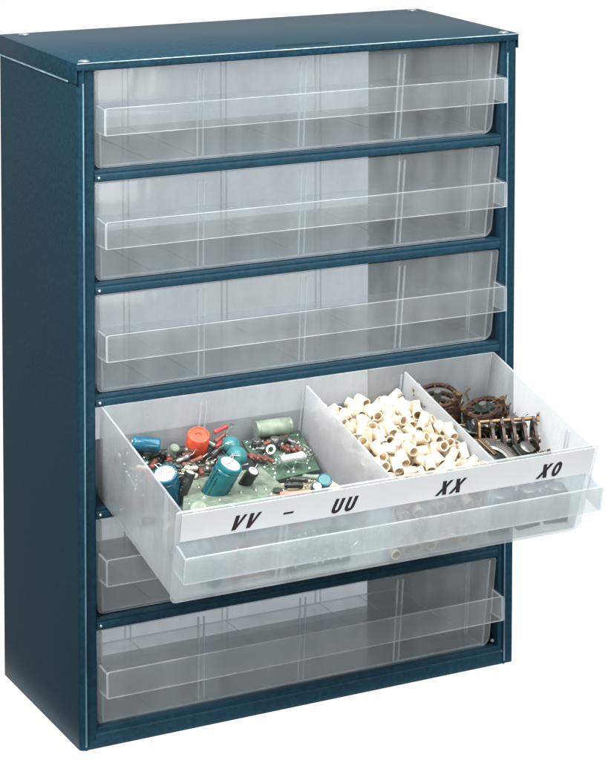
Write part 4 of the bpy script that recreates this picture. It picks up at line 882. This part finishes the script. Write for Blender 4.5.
bm = bmesh.new(); lathe(bm, [(9.5, 0), (16.5, 0), (17.3, .8), (17.3, 7.5), (16.4, 8.6), (13.8, 9.0), (11.6, 8.2), (9.5, 7.0)], 48, close=True); obj('ring_body', bm, M_steel, t_, smooth=40)
bm = bmesh.new()
for i in range(72):
    a0 = 2 * PI * i / 72
    tube(bm, [(10.9 * math.cos(a0), 10.9 * math.sin(a0), 8.3), (13.6 * math.cos(a0), 13.6 * math.sin(a0), 9.35), (16.4 * math.cos(a0), 16.4 * math.sin(a0), 8.9), (17.4 * math.cos(a0), 17.4 * math.sin(a0), 7.6)], .34, 4)
obj('winding', bm, M_wind, t_, smooth=60)
bm = bmesh.new(); lathe(bm, [(0, 1), (9.4, 1), (9.4, 3), (4, 3.4), (4, 9.5), (3.2, 10), (0, 10)], 30); obj('hub', bm, M_dkgreen, t_, smooth=40)
bm = bmesh.new(); box(bm, -1.6, 1.6, 0, 15.5, 10.05, 11.3, bev=.3); obj('wiper', bm, M_gold, t_)
rotary_switch('small rotary switch wafer pair at the very front right, partly behind the white strip', align((123, 45, 24), (.75, -.5, .5), .4), 2, 11.0, 7.0)
rotary_switch('rotary switch deep in the right compartment beneath the others', align((104, 70, 12), (.1, 1, .1), .4), 3, 9.5, 9.0, plate=False)

# dark relays and coils filling the gaps between the switches
def relay(label, M, w_, d_, h_):
    t_ = thing_at('relay', label, 'relay', M)
    bm = bmesh.new(); box(bm, -w_ / 2, w_ / 2, -d_ / 2, d_ / 2, 0, h_, bev=.7); obj('body', bm, M_dkgreen, t_)
    bm = bmesh.new(); lathe(bm, [(0, h_ + .1), (w_ * .34, h_ + .1), (w_ * .36, h_ + 1), (w_ * .36, h_ + 3.4), (w_ * .3, h_ + 4), (0, h_ + 4)], 20); obj('coil_end', bm, M_steel, t_, smooth=40)
    for k in range(4):
        bm = bmesh.new(); box(bm, -w_ / 2 + 1 + k * (w_ - 4) / 3, -w_ / 2 + 3 + k * (w_ - 4) / 3, -d_ / 2 - 1.0, -d_ / 2 - .1, 1, h_ + 2, bev=.2); obj('blade', bm, M_gold if k % 2 else M_steel, t_)
    return t_
relay('dark green relay squeezed between the upright middle switch and the divider', align((98, 92, 22), (.2, -.2, 1), .5), 13, 11, 16)
relay('dark green relay between the middle switch and the sideways switch', align((111, 82, 20), (-.15, .1, 1), 1.1), 12, 12, 18)
relay('dark green relay behind the ring potentiometer near the divider', align((85, 72, 20), (.1, .2, 1), .2), 13, 12, 15)
relay('dark green relay in the rear right corner behind the middle switch', align((127, 121, 18), (-.1, -.1, 1), .9), 13, 12, 18)

# parts pressed against the front of the drawer, seen dimly through it
loose_cap('small blue capacitor standing against the inside of the drawer front at its left end', (-108, 16, 3), (-106, 17, 20), 17, 4.6, M_blue, M_alu, False)
loose_cap('small black capacitor standing against the inside of the drawer front below the dash', (-70, 16, 3), (-69, 17, 20), 15, 4.0, M_black, M_alu, False)
board('circuit_board', 'small brown board standing on edge against the inside of the drawer front', [(-98, 13.5, 4), (-98, 15.5, 27), (-76, 15.5, 24), (-74, 13.5, 4)], 1.4, M_rbrown, 22, 31)
board('circuit_board', 'green board standing on edge behind the drawer front below the letters UU', [(-62, 13.5, 3), (-60, 16.0, 30), (-22, 16.0, 27), (-20, 13.5, 3)], 1.4, M_pcb_green, 40, 32)
relay('dark relay standing against the drawer front at the right end', align((104, 20, 3), (0, 0, 1), .1), 17, 12, 22)
relay('dark relay standing against the drawer front near its right corner', align((125, 20, 3), (0, 0, 1), -.1), 16, 12, 20)
relay('dark relay standing against the drawer front beside the divider', align((83, 20, 3), (0, 0, 1), .0), 15, 12, 21)
relay('dark green relay beneath the sideways switch next to the right wall', align((124, 88, 22), (.1, -.2, 1), .7), 13, 12, 17)
relay('dark green relay in front of the sideways switch under the white strip', align((112, 52, 24), (.2, -.3, 1), 1.2), 14, 12, 16)

rotary_switch('dark rotary switch leaning in the rear right corner behind the upright middle one', align((126, 112, 22), (.25, .25, 1), .8), 3, 10.5, 7.0, inner=.7)
for k in range(26):
    rr = random.Random(900 + k)
    x = rr.uniform(82, 128); y = rr.uniform(48, 128)
    z = 37 + rr.uniform(-4, 5)
    if (x - 90) ** 2 + (y - 46) ** 2 < 260: continue
    t_ = thing_at('contact_spring', 'bent metal contact spring in the tangle on top of the rotary switches', 'contact spring', align((x, y, z), (rr.uniform(-1, 1), rr.uniform(-1, 1), rr.uniform(-.1, .5))), 'bent contact springs among the rotary switches')
    bm = bmesh.new(); a = rr.uniform(1.5, 3.5)
    tube(bm, [(0, 0, -6), (a * .3, 0, -3), (a, .4, 0), (a * .4, .8, 3.5), (0, 0, 6)], .65, 6)
    obj('blade', bm, (M_steel, M_gold, M_brown)[k % 3], t_, smooth=60)
#END_C

# ------------------------------------------------------------------ surface, world, lights, camera
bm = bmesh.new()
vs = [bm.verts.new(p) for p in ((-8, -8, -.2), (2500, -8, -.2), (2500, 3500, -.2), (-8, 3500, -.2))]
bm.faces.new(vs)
m, t = nt('glowing_white_table'); N = t.nodes; L = t.links
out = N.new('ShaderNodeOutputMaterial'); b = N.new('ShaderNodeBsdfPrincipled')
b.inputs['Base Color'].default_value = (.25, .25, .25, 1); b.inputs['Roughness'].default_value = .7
b.inputs['Emission Color'].default_value = (1, 1, 1, 1); b.inputs['Emission Strength'].default_value = 0.95  # glow added so the table stays white without contact shadows
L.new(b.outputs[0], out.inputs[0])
fl = obj('table_surface', bm, m); tag(fl, kind='structure', label='seamless pure white table surface with added glow under the cabinet')

w = bpy.data.worlds.new('World'); sc.world = w; w.use_nodes = True
t = w.node_tree; N = t.nodes; L = t.links
bg = N['Background']
# studio: a wide white backdrop behind the cabinet (seen from the camera side), darker room elsewhere
tc = N.new('ShaderNodeTexCoord')
sx = N.new('ShaderNodeSeparateXYZ'); L.new(tc.outputs['Generated'], sx.inputs[0])
flat = N.new('ShaderNodeVectorMath'); flat.operation = 'MULTIPLY'; flat.inputs[1].default_value = (1, 1, 0)
nrm = N.new('ShaderNodeVectorMath'); nrm.operation = 'NORMALIZE'
dt = N.new('ShaderNodeVectorMath'); dt.operation = 'DOT_PRODUCT'; dt.inputs[1].default_value = (math.sin(math.radians(38)), math.cos(math.radians(38)), 0)
L.new(tc.outputs['Generated'], flat.inputs[0]); L.new(flat.outputs[0], nrm.inputs[0]); L.new(nrm.outputs[0], dt.inputs[0])
mr = N.new('ShaderNodeMapRange'); mr.inputs['From Min'].default_value = .60; mr.inputs['From Max'].default_value = .78
mr.inputs['To Min'].default_value = AMB; mr.inputs['To Max'].default_value = 1.0; mr.interpolation_type = 'SMOOTHSTEP'
L.new(dt.outputs['Value'], mr.inputs['Value'])
# backdrop dimmed above the cabinet's level to cut its white reflection in the lid
hi = N.new('ShaderNodeMapRange'); hi.inputs['From Min'].default_value = .10; hi.inputs['From Max'].default_value = .40
hi.inputs['To Min'].default_value = 1.0; hi.inputs['To Max'].default_value = .35; hi.interpolation_type = 'SMOOTHSTEP'
L.new(sx.outputs['Z'], hi.inputs['Value'])
mu = N.new('ShaderNodeMath'); mu.operation = 'MULTIPLY'; L.new(mr.outputs[0], mu.inputs[0]); L.new(hi.outputs[0], mu.inputs[1])
bg.inputs[0].default_value = (1, 1, 1, 1); L.new(mu.outputs[0], bg.inputs[1])

def area(name, loc, target, size, power, col=(1, 1, 1)):
    l = bpy.data.lights.new(name, 'AREA'); l.shape = 'RECTANGLE'; l.size, l.size_y = size; l.energy = power; l.color = col
    o = bpy.data.objects.new(name, l); COL.objects.link(o)
    o.location = loc
    o.rotation_euler = (Vector(target) - Vector(loc)).to_track_quat('-Z', 'Y').to_euler()
    o['kind'] = 'structure'
    return o
area('softbox_top', (.35, -.25, 1.7), (.15, -.02, .3), (1.1, .9), 23, (1, .985, .96))
area('softbox_left', (-.50, -.27, .95), (0, .06, .38), (.4, .3), 15, (1, .99, .97))
area('fill_low', (-.25, -1.6, .30), (.15, 0, .12), (1.0, .5), 12, (.97, .985, 1))  # fill lamp added to brighten the lower drawers
area('softbox_front', (.55, -1.15, 1.25), (.15, 0, .25), (.9, .8), 28, (.97, .985, 1))

cam = bpy.data.cameras.new('camera'); co = bpy.data.objects.new('camera', cam); COL.objects.link(co); sc.camera = co
Cq = [-548.6119, -1557.2637, 669.2259, 0.5529, 0.0713, 0.0102, 2662.421, 653.6621, -128.991]
cy_, sy_, cp_, sp_, cr_, sr_ = math.cos(Cq[3]), math.sin(Cq[3]), math.cos(Cq[4]), math.sin(Cq[4]), math.cos(Cq[5]), math.sin(Cq[5])
f = Vector((sy_ * cp_, cy_ * cp_, -sp_)); rt = Vector((cy_, -sy_, 0)); up = rt.cross(f)
rt2 = cr_ * rt + sr_ * up; up2 = -sr_ * rt + cr_ * up
Mx = Matrix((rt2, up2, -f)).transposed().to_4x4(); Mx.translation = Vector(Cq[:3]) * S
co.matrix_world = Mx
cam.sensor_fit = 'HORIZONTAL'; cam.sensor_width = 36; cam.lens = 36 * Cq[6] / 608
cam.shift_x = (304 - Cq[7]) / 608; cam.shift_y = (Cq[8] - 380) / 608
cam.clip_start = .01; cam.clip_end = 300
sc.view_settings.view_transform = 'Standard'; sc.view_settings.look = 'None'; sc.view_settings.exposure = 0; sc.view_settings.gamma = 1
sc.render.engine = 'CYCLES'
sc.cycles.transparent_max_bounces = 64; sc.cycles.max_bounces = 10; sc.cycles.diffuse_bounces = 5; sc.cycles.glossy_bounces = 4
sc.cycles.use_denoising = True
